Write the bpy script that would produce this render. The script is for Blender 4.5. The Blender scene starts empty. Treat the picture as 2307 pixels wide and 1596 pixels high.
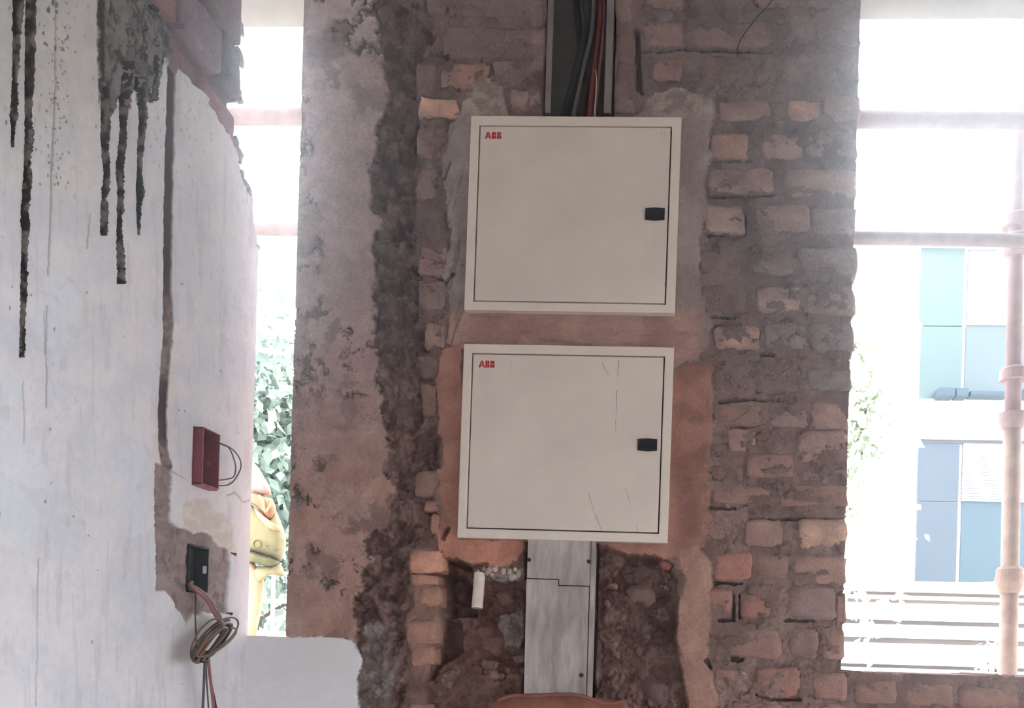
import bpy, math, random
import numpy as np
from mathutils import Vector, Matrix

random.seed(7)
rng = np.random.default_rng(11)
scene = bpy.context.scene
COL = scene.collection

# ------------------------------------------------------------------ camera
IW, IH = 2307.0, 1596.0
F, DIST, ZC = 1800.0, 1.8, 1.0           # focal length in pixels, distance to the back wall, eye height
PX0, PY0 = 1422.0, 1473.0                # principal point (the picture is a crop: shifted lens)
YAW, ROLL = math.atan(0.0432), 0.0292
fwd = np.array([-math.sin(YAW), math.cos(YAW), 0.0])
rgt = np.array([math.cos(YAW), math.sin(YAW), 0.0])
upv = np.array([0.0, 0.0, 1.0])
cr, sr = math.cos(ROLL), math.sin(ROLL)
camR = cr * rgt + sr * upv
camU = -sr * rgt + cr * upv
CAM = np.array([0.0, -DIST, ZC])
cam_data = bpy.data.cameras.new('camera')
cam_data.sensor_width = 36.0
cam_data.lens = F / IW * 36.0
cam_data.shift_x = (IW / 2 - PX0) / IW
cam_data.shift_y = (PY0 - IH / 2) / IW
cam_data.clip_start = 0.02
cam = bpy.data.objects.new('camera', cam_data)
m = Matrix.Identity(4)
for i in range(3):
    m[i][0], m[i][1], m[i][2], m[i][3] = camR[i], camU[i], -fwd[i], CAM[i]
cam.matrix_world = m
COL.objects.link(cam)
scene.camera = cam

# ------------------------------------------------------------------ sky and exposure
world = bpy.data.worlds.new('overcast_sky')
scene.world = world
world.use_nodes = True
bg = world.node_tree.nodes['Background']
bg.inputs['Color'].default_value = (0.84, 0.92, 1.0, 1)
bg.inputs['Strength'].default_value = 1.0
scene.view_settings.view_transform = 'Standard'
scene.view_settings.look = 'None'
scene.view_settings.gamma = 1.0
scene.view_settings.use_curve_mapping = False
scene.view_settings.exposure = 3.07


# ------------------------------------------------------------------ pixel <-> place
def ray(px, py):
    u, v = px - PX0, py - PY0
    a = cr * u + sr * v
    b = -sr * u + cr * v
    return fwd * F + rgt * a - upv * b


def onY(px, py, y=0.0):
    d = ray(px, py)
    return CAM + d * ((y - CAM[1]) / d[1])


def onX(px, py, x):
    d = ray(px, py)
    return CAM + d * ((x - CAM[0]) / d[0])


def proj(x, y, z):
    dx, dy, dz = x - CAM[0], y - CAM[1], z - CAM[2]
    zf = dx * fwd[0] + dy * fwd[1]
    xr = dx * rgt[0] + dy * rgt[1]
    a, b = F * xr / zf, -F * dz / zf
    return PX0 + cr * a - sr * b, PY0 + sr * a + cr * b


XL = onY(573, 900)[0]                    # plane of the left wall


# ------------------------------------------------------------------ numpy noise
TAB = rng.random((8, 256, 256))


def vn(x, y, s=0):
    x, y = np.asarray(x, float) + s * 17.31, np.asarray(y, float) + s * 9.77
    t = TAB[s % 8]
    xi, yi = np.floor(x).astype(int), np.floor(y).astype(int)
    fx, fy = x - xi, y - yi
    fx, fy = fx * fx * (3 - 2 * fx), fy * fy * (3 - 2 * fy)
    x0, x1, y0, y1 = xi & 255, (xi + 1) & 255, yi & 255, (yi + 1) & 255
    return (t[x0, y0] * (1 - fx) + t[x1, y0] * fx) * (1 - fy) + (t[x0, y1] * (1 - fx) + t[x1, y1] * fx) * fy


def fbm(x, y, s=0, o=4, g=0.5):
    r, a, n = 0, 1.0, 0
    for k in range(o):
        r = r + a * vn(x * 2 ** k, y * 2 ** k, s + k)
        n += a
        a *= g
    return r / n


def ridge(x, y, s=0, o=4):
    r, a, n = 0, 1.0, 0
    for k in range(o):
        r = r + a * (1 - np.abs(2 * vn(x * 2 ** k, y * 2 ** k, s + k) - 1))
        n += a
        a *= 0.5
    return r / n


def cells(x, y, s=0):
    """distance to the nearest and second nearest of jittered points"""
    xi, yi = np.floor(x).astype(int), np.floor(y).astype(int)
    f1 = np.full(x.shape, 9.0)
    f2 = np.full(x.shape, 9.0)
    for i in (-1, 0, 1):
        for j in (-1, 0, 1):
            a, b = xi + i, yi + j
            jx, jy = TAB[s % 8][a & 255, b & 255], TAB[(s + 1) % 8][a & 255, b & 255]
            d = np.hypot(a + jx - x, b + jy - y)
            f2 = np.minimum(f2, np.maximum(f1, d))
            f1 = np.minimum(f1, d)
    return f1, f2


def sstep(a, b, x):
    t = np.clip((x - a) / (b - a), 0, 1)
    return t * t * (3 - 2 * t)


def sdpoly(px, py, poly):
    d2 = np.full(px.shape, 1e12)
    inside = np.zeros(px.shape, bool)
    n = len(poly)
    for i in range(n):
        x0, y0 = poly[i]
        x1, y1 = poly[(i + 1) % n]
        ex, ey = x1 - x0, y1 - y0
        wx, wy = px - x0, py - y0
        t = np.clip((wx * ex + wy * ey) / (ex * ex + ey * ey + 1e-9), 0, 1)
        d2 = np.minimum(d2, (wx - ex * t) ** 2 + (wy - ey * t) ** 2)
        c = (y0 > py) != (y1 > py)
        if y1 != y0:
            inside ^= c & (px < x0 + (py - y0) * ex / ey)
    d = np.sqrt(d2)
    return np.where(inside, d, -d)


def sdline(px, py, pts):
    """(distance to a polyline minus its local half width) for pts of (x, y, width)"""
    best = np.full(px.shape, 1e9)
    for (x0, y0, w0), (x1, y1, w1) in zip(pts, pts[1:]):
        ex, ey = x1 - x0, y1 - y0
        t = np.clip(((px - x0) * ex + (py - y0) * ey) / (ex * ex + ey * ey), 0, 1)
        d = np.hypot(px - x0 - ex * t, py - y0 - ey * t) - 0.5 * (w0 + (w1 - w0) * t)
        best = np.minimum(best, d)
    return -best


def lin(c):
    c = np.asarray(c, float) / 255.0
    return np.where(c <= 0.04045, c / 12.92, ((c + 0.055) / 1.055) ** 2.4)


# ------------------------------------------------------------------ materials
def nodes_of(name):
    mt = bpy.data.materials.new(name)
    mt.use_nodes = True
    nt = mt.node_tree
    return mt, nt, nt.nodes, nt.links, nt.nodes['Principled BSDF']


def mat_masonry(name, grain=0.25, bump=0.5, scale=160.0, rough=0.95):
    mt, nt, N, L, b = nodes_of(name)
    at = N.new('ShaderNodeAttribute'); at.attribute_name = 'Col'
    tc = N.new('ShaderNodeTexCoord')
    n1 = N.new('ShaderNodeTexNoise'); n1.inputs['Scale'].default_value = scale; n1.inputs['Detail'].default_value = 6; n1.inputs['Roughness'].default_value = 0.65
    n2 = N.new('ShaderNodeTexNoise'); n2.inputs['Scale'].default_value = scale * 0.2; n2.inputs['Detail'].default_value = 5
    L.new(tc.outputs['Object'], n1.inputs['Vector']); L.new(tc.outputs['Object'], n2.inputs['Vector'])
    mr = N.new('ShaderNodeMapRange'); mr.inputs[1].default_value = 0.3; mr.inputs[2].default_value = 0.7
    mr.inputs[3].default_value = 1 - grain; mr.inputs[4].default_value = 1 + grain
    L.new(n1.outputs['Fac'], mr.inputs[0])
    mr2 = N.new('ShaderNodeMapRange'); mr2.inputs[1].default_value = 0.3; mr2.inputs[2].default_value = 0.7
    mr2.inputs[3].default_value = 1 - grain * 0.6; mr2.inputs[4].default_value = 1 + grain * 0.6
    L.new(n2.outputs['Fac'], mr2.inputs[0])
    mu = N.new('ShaderNodeMath'); mu.operation = 'MULTIPLY'
    L.new(mr.outputs[0], mu.inputs[0]); L.new(mr2.outputs[0], mu.inputs[1])
    mx = N.new('ShaderNodeMix'); mx.inputs['A'].default_value = 1.0
    L.new(at.outputs['Alpha'], mx.inputs['Factor']); L.new(mu.outputs[0], mx.inputs['B'])
    vm = N.new('ShaderNodeVectorMath'); vm.operation = 'SCALE'
    L.new(at.outputs['Color'], vm.inputs[0]); L.new(mx.outputs['Result'], vm.inputs['Scale'])
    L.new(vm.outputs[0], b.inputs['Base Color'])
    ad = N.new('ShaderNodeMath'); ad.operation = 'ADD'
    L.new(n1.outputs['Fac'], ad.inputs[0]); L.new(n2.outputs['Fac'], ad.inputs[1])
    bp = N.new('ShaderNodeBump'); bp.inputs['Strength'].default_value = bump; bp.inputs['Distance'].default_value = 0.004
    bs = N.new('ShaderNodeMath'); bs.operation = 'MULTIPLY'; bs.inputs[1].default_value = bump
    L.new(at.outputs['Alpha'], bs.inputs[0]); L.new(bs.outputs[0], bp.inputs['Strength'])
    L.new(ad.outputs[0], bp.inputs['Height']); L.new(bp.outputs['Normal'], b.inputs['Normal'])
    b.inputs['Roughness'].default_value = rough
    b.inputs['Specular IOR Level'].default_value = 0.15
    return mt


def mat(name, rgb, rough=0.6, metal=0.0, grain=0.08, scale=30.0, bump=0.0, stretch=(1, 1, 1), rgb2=None, spec=0.3, thin=False):
    """colour (sRGB 0-255) with procedural mottling towards rgb2"""
    mt, nt, N, L, b = nodes_of(name)
    tc = N.new('ShaderNodeTexCoord')
    mp = N.new('ShaderNodeMapping'); mp.inputs['Scale'].default_value = stretch
    n1 = N.new('ShaderNodeTexNoise'); n1.inputs['Scale'].default_value = scale; n1.inputs['Detail'].default_value = 6; n1.inputs['Roughness'].default_value = 0.6
    L.new(tc.outputs['Object'], mp.inputs['Vector']); L.new(mp.outputs[0], n1.inputs['Vector'])
    c1 = lin(rgb)
    c2 = lin(rgb2) if rgb2 is not None else c1 * (1 - grain)
    if rgb2 is None:
        c1 = np.clip(c1 * (1 + grain), 0, 1)
    rp = N.new('ShaderNodeValToRGB')
    rp.color_ramp.elements[0].position = 0.35; rp.color_ramp.elements[0].color = (*c2, 1)
    rp.color_ramp.elements[1].position = 0.65; rp.color_ramp.elements[1].color = (*c1, 1)
    L.new(n1.outputs['Fac'], rp.inputs['Fac']); L.new(rp.outputs['Color'], b.inputs['Base Color'])
    b.inputs['Roughness'].default_value = rough
    b.inputs['Metallic'].default_value = metal
    b.inputs['Specular IOR Level'].default_value = spec
    if bump:
        bp = N.new('ShaderNodeBump'); bp.inputs['Strength'].default_value = bump; bp.inputs['Distance'].default_value = 0.002
        L.new(n1.outputs['Fac'], bp.inputs['Height']); L.new(bp.outputs['Normal'], b.inputs['Normal'])
    return mt


M = {}
M['masonry'] = mat_masonry('crumbling_masonry', 0.22, 0.55, 150)
M['paint'] = mat_masonry('old_white_paint', 0.05, 0.25, 60, 0.9)
M['concrete'] = mat('rough_concrete', (206, 196, 189), 0.95, grain=0.12, scale=6, bump=0.3)
M['soffit'] = mat('lintel_plaster', (166, 158, 150), 0.95, scale=5, bump=0.4, rgb2=(146, 138, 130))
M['enamel'] = mat('cream_enamel', (232, 218, 205), 0.42, scale=7, rgb2=(222, 207, 195), spec=0.4)
M['enamel_frame'] = mat('cream_enamel_frame', (236, 222, 208), 0.45, scale=9, rgb2=(228, 213, 200), spec=0.4)
M['gap'] = mat('dark_seam', (52, 45, 42), 0.8)
M['handle'] = mat('black_plastic', (24, 24, 30), 0.4, scale=60)
M['logo'] = mat('red_print', (188, 36, 44), 0.5, scale=90)
M['scuff'] = mat('scuff_dirt', (146, 130, 122), 0.9, scale=120, grain=0.3)
M['galv'] = mat('dull_grey_steel', (140, 130, 127), 0.7, metal=0.0, scale=25, rgb2=(116, 106, 103))
M['galv_in'] = mat('dull_steel_back', (112, 108, 102), 0.7, metal=0.0, scale=14, rgb2=(92, 88, 86))
M['board'] = mat('grey_painted_board', (202, 191, 185), 0.85, scale=22, stretch=(2.4, 1, 0.5), rgb2=(154, 143, 137), bump=0.35)
M['screw'] = mat('rusty_screw', (70, 56, 52), 0.6, metal=0.4)
M['cable_black'] = mat('black_cable', (26, 26, 29), 0.45)
M['cable_grey'] = mat('grey_cable', (92, 84, 84), 0.5)
M['cable_red'] = mat('red_cable', (112, 44, 44), 0.5)
M['cable_maroon'] = mat('maroon_cable', (74, 38, 40), 0.5)
M['cable_brown'] = mat('brown_cable', (124, 90, 72), 0.5)
M['cable_olive'] = mat('olive_cable', (110, 100, 84), 0.5)
M['cable_rose'] = mat('dusty_red_cable', (150, 96, 92), 0.5)
M['pvc'] = mat('white_pvc', (232, 218, 208), 0.45, scale=40, rgb2=(215, 198, 186))
M['redbox'] = mat('red_box_plastic', (136, 64, 76), 0.5, scale=30, rgb2=(112, 52, 63))
M['redbox_rim'] = mat('chalky_red_plastic', (176, 112, 116), 0.7, scale=50, rgb2=(140, 70, 78))
M['blackbox'] = mat('black_box_plastic', (44, 43, 45), 0.5, scale=40)
M['whitemark'] = mat('white_plastic', (222, 214, 212), 0.6)
M['nail'] = mat('rusty_nail', (96, 76, 68), 0.8)
M['sack'] = mat('brown_sackcloth', (150, 100, 84), 0.9, scale=40, rgb2=(126, 82, 68), bump=0.3)
M['rust'] = mat('pinkish_rusted_steel', (150, 126, 124), 0.8, scale=20, rgb2=(128, 104, 100), bump=0.2)
M['rust3'] = mat('faded_pink_steel', (178, 150, 148), 0.8, scale=20, rgb2=(156, 128, 124), bump=0.2)
M['rust2'] = mat('tan_rusted_steel', (190, 164, 148), 0.8, scale=24, rgb2=(164, 134, 122), bump=0.2)
M['leaf'] = mat('pale_leaf', (160, 174, 158), 0.6, scale=3, rgb2=(112, 126, 116))
M['leaf_r'] = mat('glare_white_leaf', (232, 236, 216), 0.6, scale=3, rgb2=(190, 198, 176))  # leaf colour lifted towards white to hold the outdoor overexposure
M['bark'] = mat('bark', (120, 104, 92), 0.9, scale=12, rgb2=(92, 80, 70), bump=0.5)
M['bwall'] = mat('white_facade', (240, 240, 240), 0.8, scale=2)
M['glass_a'] = mat('pale_cyan_glass', (88, 104, 102), 0.3, scale=0.6, rgb2=(86, 102, 101), spec=0.2)
M['glass_b'] = mat('pale_blue_glass', (92, 102, 105), 0.3, scale=0.6, rgb2=(90, 100, 103), spec=0.2)
M['glass_c'] = mat('slate_blue_glass', (84, 92, 100), 0.3, scale=0.6, rgb2=(80, 88, 98), spec=0.2)
M['glass_d'] = mat('sky_blue_glass', (78, 93, 101), 0.3, scale=0.6, rgb2=(74, 90, 99), spec=0.2)
M['slat'] = mat('white_louvre', (235, 235, 238), 0.6, scale=3)
M['slatgap'] = mat('grey_louvre_back', (96, 94, 100), 0.8, scale=3)
M['unit'] = mat('grey_blue_unit', (62, 76, 86), 0.7)
M['plank'] = mat('whitewashed_plank', (225, 220, 215), 0.8, scale=2)
M['plankback'] = mat('grey_brown_back', (140, 130, 126), 0.9, scale=2)
M['ground'] = mat('dusty_ground', (190, 184, 176), 1.0, scale=1.5, rgb2=(170, 162, 152))
M['yellow'] = mat('yellow_woven_plastic', (158, 146, 108), 0.6, scale=40, rgb2=(146, 134, 98), bump=0.2)
M['orange'] = mat('orange_cloth', (176, 128, 96), 0.8, scale=30)
M['pink'] = mat('pale_pink_cloth', (206, 172, 164), 0.8, scale=20)
M['peach'] = mat('peach_cloth', (206, 178, 136), 0.8, scale=20, rgb2=(196, 158, 124))
M['print'] = mat('faded_dark_print', (104, 98, 70), 0.8, scale=30, rgb2=(126, 118, 84))


# ------------------------------------------------------------------ builders
def link(name, me, mt=None, parent=None, smooth=False):
    o = bpy.data.objects.new(name, me)
    COL.objects.link(o)
    if mt is not None and not me.materials:
        me.materials.append(M[mt] if isinstance(mt, str) else mt)
    if parent is not None:
        o.parent = parent
    if smooth:
        me.polygons.foreach_set('use_smooth', [True] * len(me.polygons))
    return o


def mesh(name, verts, faces, mt=None, parent=None, smooth=False):
    me = bpy.data.meshes.new(name)
    me.from_pydata([tuple(map(float, v)) for v in verts], [], [tuple(f) for f in faces])
    me.update()
    return link(name, me, mt, parent, smooth)


def tag(o, label, cat=None, group=None, kind=None):
    o['label'] = label
    if cat: o['category'] = cat
    if group: o['group'] = group
    if kind: o['kind'] = kind
    return o


def empty(name, loc=(0, 0, 0), rot=(0, 0, 0)):
    o = bpy.data.objects.new(name, None)
    o.empty_display_size = 0.05
    o.location = loc
    o.rotation_euler = rot
    COL.objects.link(o)
    return o


def box_vf(x0, x1, y0, y1, z0, z1):
    v = [(x, y, z) for z in (z0, z1) for y in (y0, y1) for x in (x0, x1)]
    f = [(0, 2, 3, 1), (4, 5, 7, 6), (0, 1, 5, 4), (2, 6, 7, 3), (0, 4, 6, 2), (1, 3, 7, 5)]
    return v, f


def box(name, x0, x1, y0, y1, z0, z1, mt, parent=None, bevel=0.0):
    v, f = box_vf(x0, x1, y0, y1, z0, z1)
    if not bevel:
        return mesh(name, v, f, mt, parent)
    import bmesh
    me = bpy.data.meshes.new(name)
    me.from_pydata(v, [], f)
    bm = bmesh.new(); bm.from_mesh(me)
    bmesh.ops.recalc_face_normals(bm, faces=bm.faces)
    bmesh.ops.bevel(bm, geom=bm.edges[:], offset=bevel, segments=2, affect='EDGES', profile=0.6)
    bm.to_mesh(me); bm.free()
    return link(name, me, mt, parent)


class Join:
    """several boxes/prisms gathered into one mesh part"""
    def __init__(self): self.v, self.f = [], []
    def add(self, v, f):
        n = len(self.v); self.v += list(v); self.f += [tuple(i + n for i in q) for q in f]; return self
    def box(self, *a): return self.add(*box_vf(*a))
    def build(self, name, mt, parent=None, smooth=False): return mesh(name, self.v, self.f, mt, parent, smooth)


def catmull(pts, n=8):
    P = [np.array(p, float) for p in pts]
    P = [2 * P[0] - P[1]] + P + [2 * P[-1] - P[-2]]
    out = []
    for i in range(1, len(P) - 2):
        for k in range(n):
            t = k / n
            a, b, c, d = P[i - 1], P[i], P[i + 1], P[i + 2]
            out.append(0.5 * (2 * b + (c - a) * t + (2 * a - 5 * b + 4 * c - d) * t * t + (3 * b - a - 3 * c + d) * t ** 3))
    out.append(P[-2])
    return out


def tube_vf(pts, r, seg=8, cap=True):
    P = [np.array(p, float) for p in pts]
    n = len(P)
    R = r if hasattr(r, '__len__') else [r] * n
    v, f = [], []
    t0 = P[1] - P[0]
    ref = np.array([0, 0, 1.0]) if abs(t0[2]) < 0.8 * np.linalg.norm(t0) else np.array([1.0, 0, 0])
    a = np.cross(t0, ref); a /= np.linalg.norm(a)
    for i in range(n):
        t = P[min(i + 1, n - 1)] - P[max(i - 1, 0)]
        t = t / (np.linalg.norm(t) + 1e-12)
        a = a - t * np.dot(a, t); a /= np.linalg.norm(a) + 1e-12
        b = np.cross(t, a)
        for k in range(seg):
            th = 2 * math.pi * k / seg
            v.append(P[i] + R[i] * (math.cos(th) * a + math.sin(th) * b))
    for i in range(n - 1):
        for k in range(seg):
            k2 = (k + 1) % seg
            f.append((i * seg + k, i * seg + k2, (i + 1) * seg + k2, (i + 1) * seg + k))
    if cap:
        f.append(tuple(range(seg - 1, -1, -1)))
        f.append(tuple((n - 1) * seg + k for k in range(seg)))
    return v, f


def tube(name, pts, r, mt, parent=None, seg=8, n=8, straight=False):
    P = pts if straight else catmull(pts, n)
    v, f = tube_vf(P, r, seg)
    return mesh(name, v, f, mt, parent, smooth=True)


def lathe(name, prof, axis_pt, axis, mt, parent=None, seg=20):
    """prof: list of (along, radius)"""
    ax = np.array(axis, float); ax /= np.linalg.norm(ax)
    pts = [np.array(axis_pt) + ax * t for t, _ in prof]
    v, f = tube_vf(pts, [r for _, r in prof], seg)
    return mesh(name, v, f, mt, parent, smooth=False)


def pillow(name, poly, bulge, mt, parent, P, rings=4, back=0.4):
    """a stuffed shape from a star-shaped outline (2-D), P(u, v, h) gives the place"""
    poly = np.array(poly, float)
    c = poly.mean(0)
    n = len(poly)
    v, f = [], []
    th = [math.pi / 2 * k / rings for k in range(-rings + 1, rings)]
    for t in th:
        q = c + (poly - c) * math.cos(t) ** 0.6
        h = math.sin(t) * (bulge if t > 0 else bulge * back)
        v += [P(x, y, h) for x, y in q]
    m_ = len(th)
    for i in range(m_ - 1):
        for k in range(n):
            k2 = (k + 1) % n
            f.append((i * n + k, i * n + k2, (i + 1) * n + k2, (i + 1) * n + k))
    a = len(v); v.append(P(c[0], c[1], -bulge * back)); v.append(P(c[0], c[1], bulge))
    for k in range(n):
        k2 = (k + 1) % n
        f.append((k2, k, a)); f.append(((m_ - 1) * n + k, (m_ - 1) * n + k2, a + 1))
    return mesh(name, v, f, mt, parent, smooth=True)


def field(name, P3, PB, face_mask, col, mt, rough=None):
    """a relief surface: P3 (nu, nv, 3) front points, PB back points for the rims, faces where face_mask (nu-1, nv-1)"""
    nu, nv = P3.shape[:2]
    idx = np.arange(nu * nv).reshape(nu, nv)
    fm = face_mask
    q = np.stack([idx[:-1, :-1], idx[1:, :-1], idx[1:, 1:], idx[:-1, 1:]], -1)[fm]
    pad = np.zeros((fm.shape[0] + 2, fm.shape[1] + 2), bool); pad[1:-1, 1:-1] = fm
    rims = []
    for (di, dj, A, B) in ((-1, 0, (0, 0), (0, 1)), (1, 0, (1, 1), (1, 0)), (0, -1, (1, 0), (0, 0)), (0, 1, (0, 1), (1, 1))):
        nb = pad[1 + di:1 + di + fm.shape[0], 1 + dj:1 + dj + fm.shape[1]]
        ii, jj = np.nonzero(fm & ~nb)
        rims.append(np.stack([idx[ii + A[0], jj + A[1]], idx[ii + B[0], jj + B[1]]], -1))
    rims = np.concatenate(rims)
    front = P3.reshape(-1, 3); backp = PB.reshape(-1, 3)
    C = np.concatenate([col, (np.ones(col.shape[:2]) if rough is None else rough)[..., None]], -1).reshape(-1, 4)
    used = np.unique(q); rm = np.zeros(nu * nv, int); rm[used] = np.arange(len(used))
    V = [front[used]]; CC = [C[used]]
    Q = [rm[q]]
    ru = np.unique(rims); m1 = np.zeros(nu * nv, int); m1[ru] = np.arange(len(ru))
    n0 = len(used); n1 = n0 + len(ru)
    V += [front[ru], backp[ru]]; CC += [C[ru], C[ru]]
    a, b = m1[rims[:, 0]], m1[rims[:, 1]]
    Q.append(np.stack([n0 + b, n0 + a, n1 + a, n1 + b], -1))
    V = np.concatenate(V); CC = np.concatenate(CC); nq = len(Q[0]); Q = np.concatenate(Q)
    me = bpy.data.meshes.new(name)
    me.vertices.add(len(V)); me.vertices.foreach_set('co', V.astype(np.float32).ravel())
    me.loops.add(Q.size); me.loops.foreach_set('vertex_index', Q.astype(np.int32).ravel())
    me.polygons.add(len(Q)); me.polygons.foreach_set('loop_start', np.arange(0, Q.size, 4, dtype=np.int32))
    sm = np.zeros(len(Q), bool); sm[:nq] = True
    me.update(calc_edges=True)
    me.polygons.foreach_set('use_smooth', sm)
    at = me.color_attributes.new('Col', 'FLOAT_COLOR', 'POINT')
    at.data.foreach_set('color', CC.astype(np.float32).ravel())
    me.validate(); me.update()
    return link(name, me, mt)


def colour_mesh(o, rgb):
    me = o.data
    at = me.color_attributes.new('Col', 'FLOAT_COLOR', 'POINT')
    n = len(me.vertices)
    rgb = np.asarray(rgb, float)
    if rgb.ndim == 1: rgb = np.tile(rgb, (n, 1))
    at.data.foreach_set('color', np.concatenate([rgb, np.ones((n, 1))], 1).astype(np.float32).ravel())


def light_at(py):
    """light factor divided out of wall colours; some shade near the top stays painted"""
    return 0.50 + 0.13 * np.clip(np.asarray(py, float) / 1100.0, 0, 1)  # top end set high, so dimmer light there is kept in the colour


class Layers:
    def __init__(self, px, py, base):
        self.px, self.py, self.cache = px, py, {}
        self.C = np.tile(lin(base), px.shape + (1,)).astype(float)
        self.H = np.zeros(px.shape)
    def warp(self, a, s, seed):
        key = (s, seed)
        if key not in self.cache:
            self.cache[key] = (fbm(self.px / s, self.py / s, seed, 5, 0.68) - 0.5, fbm(self.px / s, self.py / s, seed + 3, 5, 0.68) - 0.5)
        u, v = self.cache[key]
        return self.px + a * 2.3 * u, self.py + a * 2.3 * v
    def poly(self, pts, warp=10, ws=28, soft=3, seed=0):
        x, y = self.warp(warp, ws, seed)
        return sstep(-soft, soft, sdpoly(x, y, pts))
    def line(self, pts, warp=4, ws=14, soft=2, seed=0):
        x, y = self.warp(warp, ws, seed)
        return sstep(-soft, soft, sdline(x, y, pts))
    def col(self, m_, rgb, rgb2=None, s=40, seed=1, lo=0.35, hi=0.65):
        c = lin(rgb)
        if rgb2 is not None:
            t = sstep(lo, hi, fbm(self.px / s, self.py / s, seed, 5, 0.6))[..., None]
            c = c * (1 - t) + lin(rgb2) * t
        self.C = self.C * (1 - m_[..., None]) + c * m_[..., None]
    def up(self, m_, h): self.H = self.H + m_ * h
    def set(self, m_, h): self.H = self.H * (1 - m_) + m_ * h


def masonry_brick(parent, P, quad, front, depth, rgb, seed, albedo=1.0, name='brick', rough=1.0, mud=None):
    """an uneven brick: quad = 4 plane points (tl, tr, br, bl); P(u, v, h) -> place"""
    r = np.random.default_rng(seed)
    tl, tr, br_, bl = [np.array(q, float) + r.normal(0, 0.0016, 2) for q in quad]
    S = [0, 0.07, 0.3, 0.55, 0.78, 0.94, 1]
    T = [0, 0.12, 0.4, 0.68, 0.9, 1]
    w = np.linalg.norm(tr - tl); hgt = np.linalg.norm(bl - tl)
    v, c = [], []
    base = lin(rgb) * albedo
    mudc = base if mud is None else lin(mud) * albedo
    tilt = r.normal(0, 0.0018, 2)
    for j, t in enumerate(T):
        for i, s in enumerate(S):
            p = (tl * (1 - s) + tr * s) * (1 - t) + (bl * (1 - s) + br_ * s) * t
            eb = (i in (0, 6)) + (j in (0, 5))
            if eb == 2: p = p + (np.array([tl, tr, br_, bl]).mean(0) - p) * (0.24 * min(1, hgt / w + 0.3))
            p = p + r.normal(0, 0.0014 * rough, 2)
            h = front + tilt[0] * (s - .5) * 2 + tilt[1] * (t - .5) * 2 + r.normal(0, 0.0011 * rough) - (0.0045 if eb == 1 else 0.008 if eb == 2 else 0)
            v.append(P(p[0], p[1], h)); k_ = float(sstep(0.40, 0.62, fbm(np.array(p[0] * 30 + seed), np.array(p[1] * 40), 2, 3)))
            k_ = k_ * 0.80 + 0.20 * (eb > 0)
            c.append((base * (1 - k_) + mudc * k_) * (1 + r.normal(0, 0.05)))
    nS, nT = 7, 6
    f = [(j * nS + i, j * nS + i + 1, (j + 1) * nS + i + 1, (j + 1) * nS + i) for j in range(nT - 1) for i in range(nS - 1)]
    ring = [i for i in range(nS)] + [j * nS + nS - 1 for j in range(1, nT)] + [(nT - 1) * nS + i for i in range(nS - 2, -1, -1)] + [j * nS for j in range(nT - 2, 0, -1)]
    n0 = len(v)
    for k in ring:
        j, i = divmod(k, nS)
        s, t = S[i], T[j]
        p = (tl * (1 - s) + tr * s) * (1 - t) + (bl * (1 - s) + br_ * s) * t
        v.append(P(p[0], p[1], front - depth)); c.append(base)
    L_ = len(ring)
    for k in range(L_):
        f.append((ring[k], n0 + k, n0 + (k + 1) % L_, ring[(k + 1) % L_]))
    o = mesh(name, v, f, 'masonry', parent, smooth=True)
    colour_mesh(o, np.array(c))
    return o


# ================================================================== STRUCTURE
WT = 0.23                                           # thickness of the back wall
PL = onY(666, 720)[0]                               # left edge of the pier
PR = onY(1912, 900)[0]                              # right edge of the pier
SILL_L = onY(610, 1434)[2]
SILL_R = onY(2080, 1519)[2]
TOP_L = onY(620, 61, WT)[2]                         # underside of the lintels
TOP_R = onY(2100, 43, WT)[2]
XRW = 1.75                                          # right jamb of the right window
ZCEIL = 2.95


def PBK(u, v, h): return (u, -h, v)
def PLF(u, v, h): return (XL + h, u, v)


# ---- back wall relief: mud plaster, cement, chased recesses
step = 0.0022
Z0f, Z1f = onY(1150, 1640)[2], onY(1150, -60)[2]
us = np.arange(XL - 0.012, onY(2400, 800)[0], step)
vs = np.arange(Z0f, Z1f, step)
U, V = np.meshgrid(us, vs, indexing='ij')
px, py = proj(U, 0.0 * U, V)
B = Layers(px, py, (118, 100, 96))
n_big = fbm(px / 120, py / 120, 2)
n_mid = fbm(px / 36, py / 36, 3, 5, 0.6)
n_fine = fbm(px / 10, py / 10, 5, 3)
B.H += 0.006 * (n_mid - 0.5) + 0.003 * (n_fine - 0.5)
low = sstep(500, 1200, py + 160 * (n_big - 0.5))        # redder tones towards the bottom
one = np.ones(px.shape)
B.col(one, (116, 99, 96), (98, 82, 79), 45, 1)
B.col(low, (124, 100, 92), (104, 80, 73), 45, 2)
# right-hand brickwork: mud and old mortar smeared over bricks
rz = sstep(1400, 1480, px)
B.col(rz * (1 - low), (117, 103, 101), (101, 88, 87), 60, 3)
B.col(rz * low, (133, 109, 102), (113, 91, 85), 60, 4)
rr = sstep(0.52, 0.66, fbm(px / 70, py / 26, 7, 4))
B.up(rz * rr, 0.004)
mx_, my_ = B.warp(14, 16, 2)
zone2 = np.clip(sstep(1400, 1380, px) * sstep(290, 260, py) + sstep(925, 940, px) * sstep(1020, 1000, px) * sstep(1500, 1450, py), 0, 1)
sm1 = rz * sstep(0.48, 0.60, fbm(mx_ / 52, my_ / 34, 1, 6, 0.62)) * sstep(1925, 1880, px)
sm2 = zone2 * sstep(0.44, 0.58, fbm(mx_ / 40, my_ / 34, 6, 6, 0.62))
B.up(sm1, 0.0060); B.up(sm2, 0.0065)
B.up(np.clip(rz + zone2, 0, 1), 0.005 * (fbm(px / 16, py / 13, 4, 5, 0.65) - 0.5))
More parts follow.
